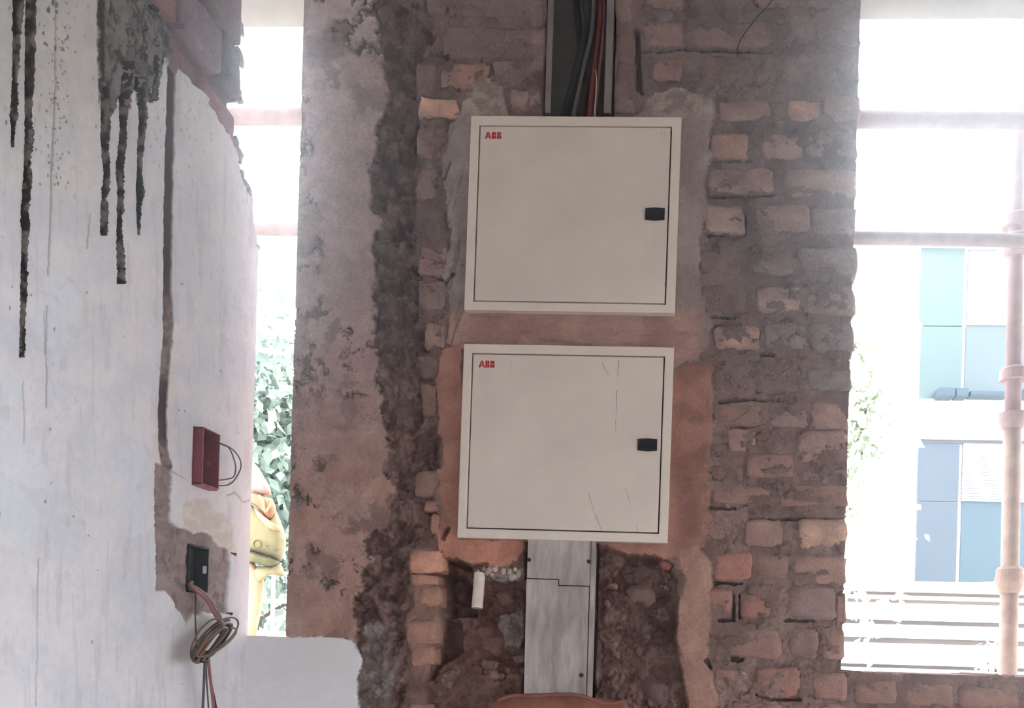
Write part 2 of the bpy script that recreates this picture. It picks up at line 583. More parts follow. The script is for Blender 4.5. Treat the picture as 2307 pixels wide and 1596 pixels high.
# dark rough mud band between the left plaster and the boards
band = B.poly([(815, -80), (1000, -80), (960, 150), (935, 220), (945, 300), (935, 480), (945, 640), (965, 760), (985, 830), (975, 960), (975, 1080), (985, 1180), (940, 1230), (920, 1300), (915, 1420), (905, 1640), (780, 1640), (780, 1380), (800, 1200), (820, 900), (800, 500)], 16, 40, 8, 1)
B.col(band * (1 - low), (104, 87, 85), (74, 60, 60), 20, 6, 0.42, 0.58)
B.col(band * low, (118, 92, 85), (80, 58, 54), 20, 6, 0.42, 0.58)
rg = ridge(px / 46, py / 46, 2, 5)
c1, c2 = cells(px / 26 + 2 * n_mid, py / 26 + 2 * n_fine, 3)
B.set(band, -0.009)
B.up(band, 0.026 * (rg - 0.6) + 0.018 * (fbm(px / 22, py / 22, 6, 4, 0.6) - 0.5) * 2 + 0.007 * (c2 - c1))
light_bits = band * sstep(0.60, 0.70, fbm(px / 24, py / 24, 4, 4))
B.col(light_bits * 0.7, (128, 108, 102))
# brown plaster on the left of the pier
plas = B.poly([(560, -80), (835, -80), (845, 40), (858, 120), (872, 200), (866, 280), (842, 330), (838, 420), (850, 520), (835, 560), (852, 620), (850, 700), (838, 770), (858, 830), (850, 930), (866, 1000), (860, 1060), (892, 1110), (880, 1160), (842, 1190), (826, 1260), (812, 1330), (786, 1360), (800, 1410), (802, 1440), (560, 1436)], 27, 40, 2.5, 2)
B.col(plas, (160, 142, 139), (146, 128, 126), 60, 2)
B.col(plas * low, (164, 130, 118), (148, 115, 104), 60, 3)
B.set(plas, 0.004); B.up(plas, 0.0035 * (n_big - 0.5) + 0.0025 * (n_mid - 0.5))
wx_, wy_ = B.warp(24, 30, 4)
lace = fbm(wx_ / 78, wy_ / 105, 5, 6, 0.62)
streak = plas * sstep(0.515, 0.575, lace)
B.col(streak * 0.62, (110, 96, 95), (98, 82, 79), 40, 4)
B.col(streak * low * 0.6, (130, 101, 92))
pit = plas * sstep(0.585, 0.63, fbm(wx_ / 34, wy_ / 38, 3, 6, 0.66)) * sstep(0.44, 0.54, fbm(px / 130, py / 150, 6, 3))
B.up(pit, -0.006); B.col(pit * 0.85, (94, 78, 75), (82, 63, 58), 30, 2)
lightp = plas * sstep(0.56, 0.62, fbm(wx_ / 60, wy_ / 70, 1, 6, 0.62))
B.col(lightp * 0.45, (156, 136, 130)); B.col(lightp * low * 0.4, (174, 139, 126))
# grey streaked lime at the lower left
gs = B.poly([(800, 1450), (830, 1400), (880, 1420), (915, 1480), (890, 1560), (905, 1660), (795, 1660)], 18, 30, 8, 4)
B.col(gs * sstep(0.35, 0.6, fbm(px / 30, py / 80, 1)), (134, 124, 120), (108, 94, 90), 30, 5)
# cement render around the upper board
cem = B.poly([(1040, 245), (1072, 195), (1092, 178), (1128, 196), (1136, 232), (1150, 262), (1300, 300), (1440, 262), (1470, 215), (1520, 200), (1560, 215), (1610, 225), (1612, 268), (1598, 300), (1602, 360), (1588, 420), (1598, 470), (1580, 540), (1572, 620), (1588, 690), (1600, 740), (1592, 780), (1560, 815), (1520, 832), (1035, 790), (1012, 776), (1012, 690), (1000, 620), (1018, 540), (1006, 470), (1000, 380), (1018, 290)], 12, 26, 2.5, 5)
B.col(cem, (142, 128, 124), (128, 112, 108), 70, 1)
B.col(cem * sstep(1060, 1000, px) , (146, 138, 133), (126, 116, 112), 40, 2)
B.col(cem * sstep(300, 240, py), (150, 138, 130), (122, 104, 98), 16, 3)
B.col(cem * sstep(690, 720, py) * sstep(1600, 1560, px), (160, 128, 119), (144, 112, 104), 50, 4)
B.set(cem, 0.007); B.up(cem, 0.002 * (n_big - 0.5) + 0.003 * (n_mid - 0.5) * sstep(280, 200, py) * 3)
gou = cem * sstep(0.66, 0.74, fbm((px + py * 0.35) / 9, (py - px * 0.35) / 80, 6, 3)) * sstep(1070, 1010, px)
B.up(gou, -0.004); B.col(gou * 0.6, (104, 92, 88))
scr2 = cem * sstep(0.68, 0.75, fbm((px + py * 2) / 90, (py - px * 0.08) / 9, 3, 3)) * sstep(690, 715, py)
B.up(scr2, -0.0015); B.col(scr2 * 0.5, (126, 92, 84))
# orange render around the lower board
org = B.poly([(1000, 790), (1040, 775), (1050, 1000), (1040, 1215), (1480, 1222), (1505, 1000), (1515, 838), (1560, 822), (1606, 826), (1604, 960), (1590, 1060), (1600, 1120), (1598, 1200), (1570, 1250), (1530, 1262), (1400, 1248), (1180, 1240), (1168, 1262), (1130, 1282), (1060, 1275), (1035, 1262), (990, 1258), (985, 1215), (996, 1150), (985, 1040), (990, 940), (980, 860)], 8, 22, 2.5, 6)
B.col(org, (160, 120, 106), (146, 104, 92), 60, 2)
B.col(org * sstep(1500, 1540, px), (148, 108, 97), (128, 91, 82), 50, 3)
B.col(org * sstep(1190, 1225, py) * sstep(1200, 1150, px), (184, 130, 112), (168, 116, 99), 40, 4)
B.set(org, 0.006); B.up(org, 0.003 * (n_big - 0.5) + 0.002 * (n_mid - 0.5))
# mortar fillet on the right of the lower recess
fil = B.poly([(1530, 1245), (1570, 1230), (1605, 1270), (1600, 1400), (1590, 1480), (1610, 1560), (1620, 1660), (1545, 1660), (1535, 1500), (1525, 1400), (1540, 1310)], 8, 30, 5, 7)
B.col(fil, (164, 130, 116), (148, 114, 102), 50, 3); B.set(fil, 0.006)
B.up(fil, 0.004 * (n_mid - 0.5))
colm = B.poly([(924, 1236), (1000, 1240), (996, 1300), (998, 1370), (988, 1400), (988, 1460), (978, 1500), (950, 1540), (930, 1500), (916, 1440), (918, 1380), (936, 1360), (926, 1300)], 8, 20, 3, 2)
B.col(colm, (148, 116, 103), (126, 98, 88), 24, 3); B.set(colm, 0.001); B.up(colm, 0.009 * (fbm(px / 22, py / 18, 4, 5, 0.62) - 0.42))
# recesses chased on both sides of the grey board
recL = B.poly([(988, 1262), (1030, 1258), (1062, 1285), (1085, 1300), (1200, 1308), (1215, 1660), (965, 1660), (958, 1530), (982, 1470), (992, 1380)], 6, 18, 4, 1)
recR = B.poly([(1320, 1215), (1345, 1228), (1400, 1250), (1470, 1252), (1512, 1272), (1524, 1330), (1522, 1420), (1530, 1500), (1548, 1580), (1552, 1660), (1320, 1660)], 9, 22, 5, 2)
slotB = sstep(-4, 2, px + 0.029 * (py - 1390) - 1180) * sstep(4, -2, px + 0.029 * (py - 1390) - 1340) * sstep(1190, 1200, py)
rub = ridge(px / 38, py / 38, 5, 5)
cr1, cr2 = cells(px / 30 + 1.5 * n_mid, py / 26 + 1.5 * n_fine, 5)
rubble = 0.030 * (rub - 0.62) + 0.020 * (fbm(px / 18, py / 18, 2, 4, 0.6) - 0.5) + 0.008 * (cr2 - cr1)
B.set(recL, -0.045); B.set(recR, -0.036)
B.up(recL, rubble); B.up(recR, rubble); B.set(slotB, -0.055)
B.col(recL, (116, 84, 76), (92, 64, 58), 40, 3)
B.col(recR, (108, 84, 77), (86, 62, 57), 36, 4)
bit = (recL + recR) * sstep(0.54, 0.64, fbm(px / 34, py / 34, 7, 4))
B.col(bit * 0.7, (130, 106, 97))
deep = B.poly([(990, 1290), (1035, 1300), (1058, 1330), (1062, 1385), (1000, 1390), (985, 1340)], 5, 20, 7, 3)
B.up(deep, -0.08)
slot = B.poly([(985, 1395), (1025, 1400), (1030, 1470), (985, 1500), (965, 1530)], 5, 20, 8, 3)
B.up(slot, -0.045)
heapL = recL * sstep(1470, 1540, py); B.up(heapL, 0.030)
heapR = recR * sstep(1490, 1580, py); B.up(heapR, 0.018)
B.col(heapL * 0.6, (120, 96, 90), (94, 72, 66), 20, 3)
mor = B.poly([(1066, 1286), (1100, 1288), (1140, 1276), (1180, 1280), (1185, 1306), (1130, 1312), (1075, 1302)], 6, 14, 3, 4)
B.col(mor, (162, 146, 138), (126, 110, 103), 14, 2); B.set(mor, -0.004); B.up(mor, 0.012 * (fbm(px / 10, py / 10, 3, 3) - 0.5))
mor2 = B.poly([(1118, 1385), (1180, 1370), (1182, 1430), (1165, 1460), (1135, 1458), (1122, 1420)], 9, 16, 3, 5)
B.col(mor2, (140, 124, 116), (116, 100, 92), 14, 3); B.up(mor2, 0.016 + 0.010 * (fbm(px / 12, py / 12, 3, 3) - 0.5))
# chase of the cable channel
chL, chR = onY(1232, 130)[0], onY(1384, 130)[0]
ch = sstep(-6, 2, px + 0.029 * (py - 130) - 1233) * sstep(6, -2, px + 0.029 * (py - 130) - 1381) * sstep(275, 262, py)
B.set(ch, -0.085)
# old joints and cracks on the right
for k, pts in enumerate([[(1449, 114, 3), (1560, 112, 4), (1735, 114, 2)], [(1600, 362, 4), (1690, 363, 2)], [(1594, 441, 3), (1742, 440, 3)], [(1590, 529, 4), (1676, 528, 5), (1680, 480, 4)],
                         [(1606, 713, 3), (1660, 713, 3)], [(1615, 733, 4), (1668, 732, 2)], [(1716, 796, 5), (1745, 800, 3)], [(1622, 902, 5), (1690, 899, 3), (1775, 903, 1)], [(1645, 965, 3), (1690, 958, 4), (1710, 955, 2)],
                         [(1600, 1142, 5), (1655, 1145, 2)], [(1690, 1170, 3), (1790, 1168, 3), (1905, 1172, 2)], [(1612, 1311, 4), (1670, 1313, 2)], [(1622, 1396, 4), (1652, 1396, 4), (1652, 1340, 2)], [(1668, 1340, 3), (1668, 1388, 3)],
                         [(1768, 1396, 3), (1835, 1398, 2)], [(1590, 1486, 5), (1600, 1500, 3)], [(1650, 1484, 7), (1672, 1484, 5)], [(1705, 1562, 4), (1735, 1574, 4), (1800, 1573, 2)], [(1435, 70, 8), (1440, 200, 9), (1450, 210, 4)],
                         [(985, 990, 16), (985, 1040, 20)], [(975, 600, 3), (1000, 640, 4), (1020, 615, 4)], [(1000, 1210, 8), (1010, 1190, 5)], [(930, 1290, 4), (995, 1290, 6)], [(1010, 1262, 6), (1045, 1275, 6), (1100, 1268, 4)]]):
    g = B.line([(a, b + 3, w * 1.4 + 1) for a, b, w in pts], 4, 12, 1.4, k % 5)
    B.up(g, -0.026)
B.set(slotB, -0.055)
# white plaster left under the left window and on the corner of the pier
wht = B.poly([(540, 1300), (640, 1300), (640, 1431), (660, 1437), (760, 1437), (792, 1443), (810, 1466), (815, 1490), (804, 1530), (806, 1600), (800, 1680), (540, 1680)], 3, 14, 1.5, 3)
B.col(wht, (206, 198, 199), (197, 188, 189), 60, 2)
B.set(wht, 0.0015 + 0.0006 * (n_mid - 0.5))
crumb = plas * sstep(1408, 1430, py) * (1 - wht)
B.up(crumb, 0.004 * (n_fine - 0.3))

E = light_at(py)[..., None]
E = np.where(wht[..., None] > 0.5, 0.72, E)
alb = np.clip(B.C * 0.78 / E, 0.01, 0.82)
alb = np.where(wht[..., None] > 0.5, np.array([0.80, 0.765, 0.77]) * (0.97 + 0.06 * n_mid[..., None]), alb)
# openings: faces only where there is wall
uc, vc = (U[:-1, :-1] + step / 2), (V[:-1, :-1] + step / 2)
ragR = 0.004 * (fbm(vc * 40, vc * 0, 3, 3) - 0.5)
ragS = 0.010 * (fbm(uc * 55, uc * 0, 2, 3, 0.6) - 0.5)
ragL = 0.0035 * (fbm(vc * 60, vc * 0, 5, 3) - 0.5)
wall = ((uc > PL + ragL) & (uc < PR + ragR)) | ((uc <= PL + ragL) & (vc < SILL_L)) | ((uc >= PR + ragR) & (vc < SILL_R + ragS))
P3 = np.stack([U, -B.H, V], -1)
PB = np.stack([U, np.full(U.shape, WT), V], -1)
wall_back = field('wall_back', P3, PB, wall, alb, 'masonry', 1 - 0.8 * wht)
tag(wall_back, 'crumbling brick and mud plaster pier wall between the two window openings', kind='structure')

# plain masonry outside the picture belongs to the same wall
pj = Join()
pj.box(XL - 0.1, PL, 0.0, WT, 0.0, Z0f).box(PL, PR, 0.0, WT, 0.0, Z0f).box(PR, 3.4, 0.0, WT, 0.0, Z0f)
pj.box(PL, PR, 0.0, WT, Z1f, ZCEIL)
pj.box(XRW, 3.4, 0.0, WT, Z0f, ZCEIL)
pj.box(us[-1], XRW, 0.0, WT, Z0f, SILL_R)
o = pj.build('masonry_backing', 'concrete', wall_back)
lj = Join().box(PR - 0.001, XRW, 0.0, WT, TOP_R, ZCEIL)
lj.build('lintel', 'soffit', wall_back)
Join().box(XL - 0.6, PL + 0.001, 0.0, WT, TOP_L, ZCEIL).build('lintel', 'soffit', wall_back)

# ---- bricks of the back wall, each its own piece
BR = [  # x0, y0, x1, y1, colour seen, proud (mm)
 (1455, -50, 1540, 28, 'b', 4), (1555, -50, 1690, 22, 'd', 3), (1700, -50, 1812, 20, 'b', 3), (1822, -50, 1934, 25, 'g', 3),
 (1450, 52, 1542, 110, 'b', 5), (1556, 52, 1736, 112, 'b', 5), (1748, 34, 1836, 108, 'g', 3), (1842, 36, 1936, 108, 'g', 4),
 (1470, 128, 1536, 186, 'r', 4), (1580, 130, 1702, 188, 'd', 4), (1712, 124, 1832, 192, 'g', 3), (1840, 122, 1934, 190, 'g', 3),
 (1622, 224, 1736, 278, 't', 6), (1773, 226, 1848, 276, 'o', 6), (1854, 214, 1937, 275, 't', 5),
 (1601, 304, 1686, 361, 'o', 7), (1715, 302, 1808, 360, 't', 4), (1815, 292, 1931, 358, 'g', 4),
 (1594, 378, 1742, 440, 'b', 6), (1774, 384, 1930, 446, 't', 5),
 (1590, 466, 1676, 528, 't', 6), (1700, 462, 1822, 527, 't', 6), (1828, 468, 1928, 533, 'g', 5),
 (1576, 567, 1668, 619, 'd', 4), (1692, 562, 1790, 622, 'g', 3), (1800, 556, 1934, 620, 'g', 5),
 (1578, 640, 1680, 708, 'd', 3), (1705, 646, 1806, 706, 't', 4), (1812, 646, 1924, 712, 't', 5),
 (1609, 734, 1712, 789, 'o', 5), (1722, 730, 1820, 792, 'g', 3), (1826, 730, 1923, 796, 'g', 5),
 (1607, 816, 1690, 882, 'd', 3), (1702, 815, 1806, 888, 'd', 2), (1816, 832, 1918, 881, 'g', 7),
 (1603, 912, 1712, 960, 'b', 3), (1722, 906, 1820, 965, 'g', 3), (1828, 902, 1912, 968, 't', 4),
 (1640, 966, 1706, 1018, 't', 5), (1682, 1022, 1790, 1076, 'b', 5), (1800, 976, 1908, 1046, 't', 5),
 (1604, 1052, 1676, 1086, 'd', 3), (1806, 1058, 1908, 1084, 'g', 3),
 (1605, 1098, 1742, 1140, 'b', 4), (1752, 1092, 1908, 1146, 'b', 4),
 (1590, 1162, 1656, 1216, 'b', 5), (1679, 1171, 1762, 1231, 't', 6), (1800, 1172, 1907, 1248, 'l', 6),
 (1610, 1246, 1692, 1306, 'r', 5), (1702, 1250, 1776, 1302, 'b', 4), (1786, 1254, 1906, 1316, 't', 6),
 (1588, 1328, 1652, 1394, 'r', 4), (1670, 1334, 1764, 1392, 'r', 5), (1774, 1322, 1882, 1396, 'g', 7), (1884, 1336, 1904, 1404, 't', 2),
 (1640, 1414, 1760, 1481, 'b', 5), (1776, 1416, 1842, 1484, 'g', 5), (1850, 1422, 1901, 1488, 't', 5),
 (1606, 1508, 1684, 1556, 'b', 4), (1703, 1504, 1800, 1572, 'r', 6), (1828, 1518, 1910, 1576, 'b', 5),
 (1640, 1582, 1762, 1640, 'b', 5), (1772, 1584, 1902, 1642, 'b', 4),
 (1922, 1536, 2022, 1588, 'b', 4), (2034, 1540, 2146, 1590, 'b', 4), (2158, 1546, 2300, 1594, 'b', 3),
 # above the upper board
 (962, -40, 1004, 34, 'd', 3), (1012, -40, 1190, 38, 'd', 5), (1000, 62, 1188, 133, 'd', 5), (992, 146, 1100, 204, 'r', 4), (1112, 142, 1186, 200, 'b', 4),
 (1196, -40, 1230, 54, 'b', 4), (1200, 62, 1230, 128, 'b', 4), (1146, 206, 1222, 257, 'b', 5), (938, 144, 984, 206, 'd', 2), (945, 228, 1032, 272, 'O', 8),
 (1388, -30, 1430, 56, 'b', 2), (1386, 74, 1432, 132, 'd', 1), (1390, 140, 1434, 196, 'd', 1), (1386, 205, 1438, 258, 'd', 2),
 # toothed column on the left of the boards
 (940, 288, 1002, 362, 'b', 4), (940, 376, 1000, 458, 'b', 4), (948, 470, 996, 548, 'd', 2), (946, 560, 1008, 626, 'r', 6), (944, 636, 1004, 700, 'b', 5),
 (956, 726, 1004, 786, 'o', 5), (950, 800, 992, 850, 'd', 2), (948, 866, 984, 936, 'd', 2), (934, 1064, 1000, 1122, 'b', 4), (958, 1130, 1002, 1152, 'o', 5), (974, 1158, 1000, 1206, 'o', 5),
 (925, 1240, 998, 1290, 'O', 7), (930, 1296, 988, 1320, 'o', 4), (944, 1322, 994, 1370, 'o', 5), (918, 1400, 986, 1454, 'o', 6), (928, 1458, 980, 1500, 'o', 4), (925, 1588, 980, 1640, 'o', 4),
]
SEEN = {'b': (130, 109, 103), 'd': (110, 92, 88), 'g': (124, 111, 109), 'r': (138, 106, 98), 't': (142, 122, 115), 'o': (154, 126, 113), 'O': (184, 146, 126), 'l': (166, 146, 132)}
for k, (x0, y0, x1, y1, c, pr) in enumerate(BR):
    quad = [onY(*p)[[0, 2]] for p in ((x0, y0), (x1, y0), (x1, y1), (x0, y1))]
    rgb = np.array(SEEN[c], float)
    ym = 0.5 * (y0 + y1)
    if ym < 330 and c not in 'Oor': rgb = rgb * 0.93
    if ym > 900: rgb = rgb * np.array([1.06, 0.98, 0.95])
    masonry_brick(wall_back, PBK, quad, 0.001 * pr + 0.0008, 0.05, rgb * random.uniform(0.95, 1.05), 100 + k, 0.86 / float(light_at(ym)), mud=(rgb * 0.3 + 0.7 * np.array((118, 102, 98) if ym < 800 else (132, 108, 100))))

# ---- left wall relief: flaking white paint, chases, patches
pcols = np.concatenate([np.arange(-30, 604, 2.2)])
ys_ = np.array([onX(p, 900, XL)[1] for p in pcols])
ys_ = np.concatenate([ys_, [0.0]]) if ys_[-1] < 0 else ys_
ys_ = ys_[ys_ <= 1e-9]
zs_ = np.arange(onX(0, 1640, XL)[2] - 0.03, onY(600, -70)[2], 0.0021)
UL, VL = np.meshgrid(ys_, zs_, indexing='ij')
lx, ly = proj(XL + 0 * UL, UL, VL)
Lw = Layers(lx, ly, (202, 199, 203))
q_big = fbm(lx / 130, ly / 170, 1)
q_mid = fbm(lx / 40, ly / 70, 4)
q_str = fbm(lx / 9, ly / 110, 6, 4)
Lw.H += 0.003 * (q_big - 0.5) + 0.001 * (q_mid - 0.5)
onel = np.ones(lx.shape)
Lw.col(onel, (207, 203, 205), (198, 197, 203), 90, 2)
Lw.col(onel * sstep(700, 0, ly) * sstep(420, 120, lx) * 0.8, (176, 172, 165), (164, 160, 153), 50, 3)  # dirtier upper left, darkened further to hold the weaker light there
Lw.col(sstep(0.60, 0.72, q_str) * 0.35, (178, 172, 172))
scf = sstep(0.735, 0.80, fbm(lx / 3.2, ly / 16, 2, 3)) * sstep(0.50, 0.62, fbm(lx / 70, ly / 90, 3, 3))
Lw.col(scf * 0.6 * (0.35 + 0.65 * sstep(800, 200, ly)), (128, 120, 116)); Lw.up(scf, -0.0008)
# where the top coat has flaked off and an older bluish coat shows
for k, pl in enumerate([[(100, 625), (150, 620), (185, 660), (175, 690), (150, 740), (152, 800), (110, 830), (60, 700), (95, 690)], [(330, 720), (355, 740), (360, 800), (340, 850), (330, 800)],
                        [(0, 1080), (30, 1070), (60, 1120), (90, 1150), (85, 1230), (50, 1250), (25, 1200), (0, 1190)], [(0, 940), (40, 950), (90, 1000), (110, 1100), (60, 1100), (0, 1060)], [(270, 1010), (330, 1000), (350, 1100), (340, 1200), (290, 1210), (262, 1130)],
                        [(0, 830), (55, 860), (60, 900), (0, 920)]]):
    fl = Lw.poly(pl, 10, 26, 1.6, k)
    Lw.col(fl * 0.75, (202, 204, 211)); Lw.up(fl, -0.0012)
ck = sstep(0.012, 0.0, np.abs(fbm(lx / 60, ly / 130, 2, 4) - 0.5)) * sstep(0.52, 0.62, fbm(lx / 90, ly / 150, 5, 3))
Lw.col(ck * 0.22, (150, 144, 144)); Lw.up(ck, -0.0003)
# thin scored line and specks
for pts in [[(126, 0, 4), (125, 180, 4), (118, 430, 5), (110, 618, 4)], [(107, 690, 3), (106, 920, 3)], [(101, 700, 2), (104, 800, 2)], [(88, 1260, 2), (82, 1590, 2)], [(205, 480, 2), (197, 560, 3)], [(54, 860, 2), (58, 1000, 2)],
            [(546, 1130, 2), (530, 1110, 3), (512, 1118, 2)], [(572, 1125, 2), (548, 1132, 3)], [(386, 1062, 3), (420, 1080, 2)]]:
    g = Lw.line(pts, 2, 14, 1.3, 2); Lw.col(g * 0.75, (134, 126, 124)); Lw.up(g, -0.002)
for k in range(165):
    x = 118 + random.gauss(10, 16) if k < 110 else random.uniform(0, 560)
    y = random.uniform(0, 420) if k < 110 else random.uniform(0, 1590) * random.random() ** 0.4
    s = random.uniform(1.2, 3.4) * (1.3 if k < 40 and y < 160 else 0.8)
    w_ = (np.abs(lx - x) < 20) & (np.abs(ly - y) < 30)
    d = np.zeros(lx.shape); d[w_] = sstep(1.0, 0.6, np.hypot((lx[w_] - x) / s, (ly[w_] - y) / (s * random.uniform(1, 2.6))))
    Lw.col(d * 0.85, (74, 67, 64)); Lw.up(d, -0.0015)
# broken-off plaster at the upper right: brickwork shows
brk = Lw.poly([(352, -80), (640, -80), (640, 470), (566, 440), (548, 405), (540, 350), (528, 318), (508, 292), (492, 262), (474, 222), (455, 200), (436, 190), (424, 172), (402, 152), (396, 175), (390, 200), (384, 170), (374, 110), (358, 60)], 5, 16, 1.5, 3)
Lw.set(brk, -0.014); Lw.up(brk, 0.006 * (q_mid - 0.5))
Lw.col(brk, (122, 104, 104), (104, 88, 90), 30, 3)
edge_t = Lw.poly([(530, 290), (560, 330), (575, 430), (600, 560), (560, 560), (562, 450), (545, 400), (535, 330)], 5, 14, 2, 2)
Lw.col(edge_t * (1 - brk) * 0.5, (178, 176, 182))
# grey cement smear
cs = Lw.poly([(222, -80), (356, -80), (360, 30), (378, 80), (384, 128), (372, 150), (366, 128), (358, 170), (352, 200), (346, 150), (336, 200), (326, 232), (306, 232), (302, 150), (296, 200), (288, 250), (272, 240), (268, 160), (262, 230), (250, 260), (236, 250), (226, 220), (220, 120)], 5, 14, 1.5, 5)
cem_n = fbm(lx / 12, ly / 26, 3, 4, 0.6)
Lw.col(cs, (122, 117, 114), (104, 99, 97), 24, 3)
cem_n = fbm(lx / 9 + 3 * q_mid, ly / 24, 3, 5, 0.66)
dk = cs * sstep(0.50, 0.56, cem_n)
Lw.col(dk * 0.9, (62, 56, 54)); Lw.set(cs, 0.005); Lw.up(cs, 0.012 * (0.55 - cem_n)); 
Lw.col(Lw.line([(224, -60, 10), (223, 100, 9), (224, 200, 6), (223, 235, 2)], 3, 10, 1.5, 1), (62, 56, 54))
# conduit chase
cha = Lw.line([(387, 150, 18), (384, 300, 19), (380, 500, 21), (378, 660, 19), (379, 745, 23), (372, 850, 20), (368, 930, 21), (369, 1010, 20), (378, 1052, 22)], 2.5, 22, 1.5, 1)
fill = cha * sstep(662, 668, ly) * sstep(860, 848, ly + 14 * (q_mid - 0.5)) + cha * sstep(985, 1000, ly)
fill = np.clip(fill, 0, 1)
Lw.col(cha, (80, 69, 71), (72, 62, 64), 40, 3); Lw.set(cha, -0.003)
Lw.col(fill, (132, 119, 115), (96, 84, 82), 12, 3); Lw.up(fill, 0.001 + 0.004 * (fbm(lx / 10, ly / 14, 4, 3) - 0.5))
rimc = Lw.line([(384, 860, 30), (372, 950, 34), (356, 1020, 30), (352, 1120, 16)], 5, 18, 3, 2) * (1 - cha)
Lw.col(rimc * 0.5, (206, 192, 182))
# bared patch around the black box
bp_ = Lw.poly([(352, 1040), (372, 1056), (388, 1060), (390, 1086), (384, 1130), (386, 1178), (404, 1188), (425, 1196), (440, 1204), (456, 1196), (470, 1204), (486, 1214), (500, 1230), (515, 1236), (519, 1270), (514, 1330), (510, 1384), (480, 1382), (456, 1378), (448, 1388), (436, 1386), (420, 1408), (408, 1382), (398, 1370), (386, 1344), (372, 1330), (352, 1334), (350, 1200)], 4, 14, 1.5, 4)
pn = fbm(lx / 9, ly / 20, 5, 4, 0.6)
Lw.col(bp_, (150, 135, 131), (132, 117, 114), 24, 2); Lw.col(bp_ * sstep(0.6, 0.68, pn) * 0.7, (104, 90, 88))
Lw.set(bp_, -0.005); Lw.up(bp_, 0.006 * (0.5 - pn))
bg_ = Lw.poly([(412, 1140), (424, 1126), (470, 1124), (480, 1150), (500, 1158), (512, 1170), (524, 1190), (524, 1244), (508, 1236), (496, 1232), (486, 1222), (478, 1206), (464, 1194), (452, 1200), (436, 1198), (416, 1186), (412, 1160)], 4, 12, 1.5, 1)
Lw.col(bg_, (208, 199, 190), (194, 182, 174), 20, 2); Lw.set(bg_, -0.002); Lw.up(bg_, 0.002 * (pn - 0.5))
Lw.col(Lw.poly([(384, 1390), (440, 1384), (470, 1400), (470, 1440), (420, 1440)], 8, 16, 8, 2) * 0.25, (206, 194, 186))
# sockets for the two boxes
def sock(x0, y0, x1, y1, xo=0.0):
    a, b = onX(x0, y0, XL + xo), onX(x1, y1, XL + xo)
    return a[1], b[1], a[2], b[2]
rb_y0, rb_y1 = onX(456, 1025, XL + 0.018)[1], onX(494, 1030, XL + 0.018)[1]
rb_z0, rb_z1 = onX(456, 1091, XL + 0.018)[2], onX(456, 961, XL + 0.018)[2]
bb_y0, bb_y1 = onX(427, 1285, XL)[1], onX(471, 1285, XL)[1]
bb_z0, bb_z1 = onX(449, 1334, XL)[2], onX(449, 1232, XL)[2]
for (a, b, c, d, e) in ((rb_y0, rb_y1, rb_z0, rb_z1, 0.001), (bb_y0, bb_y1, bb_z0, bb_z1, 0.001)):
    inside = (UL > a - e) & (UL < b + e) & (VL > c - e) & (VL < d + e)
    Lw.H = np.where(inside, -0.05, Lw.H)
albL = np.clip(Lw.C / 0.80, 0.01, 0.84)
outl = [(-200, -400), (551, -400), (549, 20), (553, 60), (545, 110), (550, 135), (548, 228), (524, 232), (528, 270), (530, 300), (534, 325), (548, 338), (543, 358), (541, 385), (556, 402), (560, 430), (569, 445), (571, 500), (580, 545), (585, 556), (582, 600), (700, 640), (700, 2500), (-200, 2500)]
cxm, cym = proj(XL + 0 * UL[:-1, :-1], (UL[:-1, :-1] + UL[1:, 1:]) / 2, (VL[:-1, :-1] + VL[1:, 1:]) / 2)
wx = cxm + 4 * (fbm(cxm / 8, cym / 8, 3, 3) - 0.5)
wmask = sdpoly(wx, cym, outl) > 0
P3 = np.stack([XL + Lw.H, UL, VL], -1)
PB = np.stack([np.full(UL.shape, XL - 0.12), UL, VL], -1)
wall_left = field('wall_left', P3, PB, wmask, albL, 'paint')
tag(wall_left, 'scarred white painted wall with broken brick edge on the left', kind='structure')
pj = Join().box(XL - 0.12, XL, -4.6, ys_[0], 0.0, ZCEIL).box(XL - 0.12, XL, ys_[0], 0.0, 0.0, zs_[0]).box(XL - 0.12, XL, ys_[0], -0.10, zs_[-1], ZCEIL)
o = pj.build('plain_plaster', mat('plain_white_paint', (222, 219, 222), 0.9, scale=4), wall_left)

LB = [  # corners on the left wall tl, tr, br, bl, colour (greyed for the window glare), proud
 [(372, 52), (452, 158), (452, 246), (372, 136), (128, 104, 103), 2], [(458, 160), (533, 262), (534, 330), (458, 236), (140, 106, 106), 4],
 [(300, -120), (411, -30), (413, 54), (330, -20), (132, 100, 100), 22], [(418, -50), (508, 70), (506, 172), (418, 58), (128, 114, 120), 24],
 [(512, 62), (548, 118), (548, 224), (514, 176), (108, 98, 104), 14], [(440, -150), (552, -20), (551, 104), (476, 2), (124, 104, 106), 18],
]
for k, (a, b, c, d, rgb, pr) in enumerate(LB):
    quad = [onX(p[0], p[1], XL + 0.001 * pr)[[1, 2]] for p in (a, b, c, d)]
    masonry_brick(wall_left, PLF, quad, 0.001 * pr - 0.004, 0.05, rgb, 400 + k, 1.25)

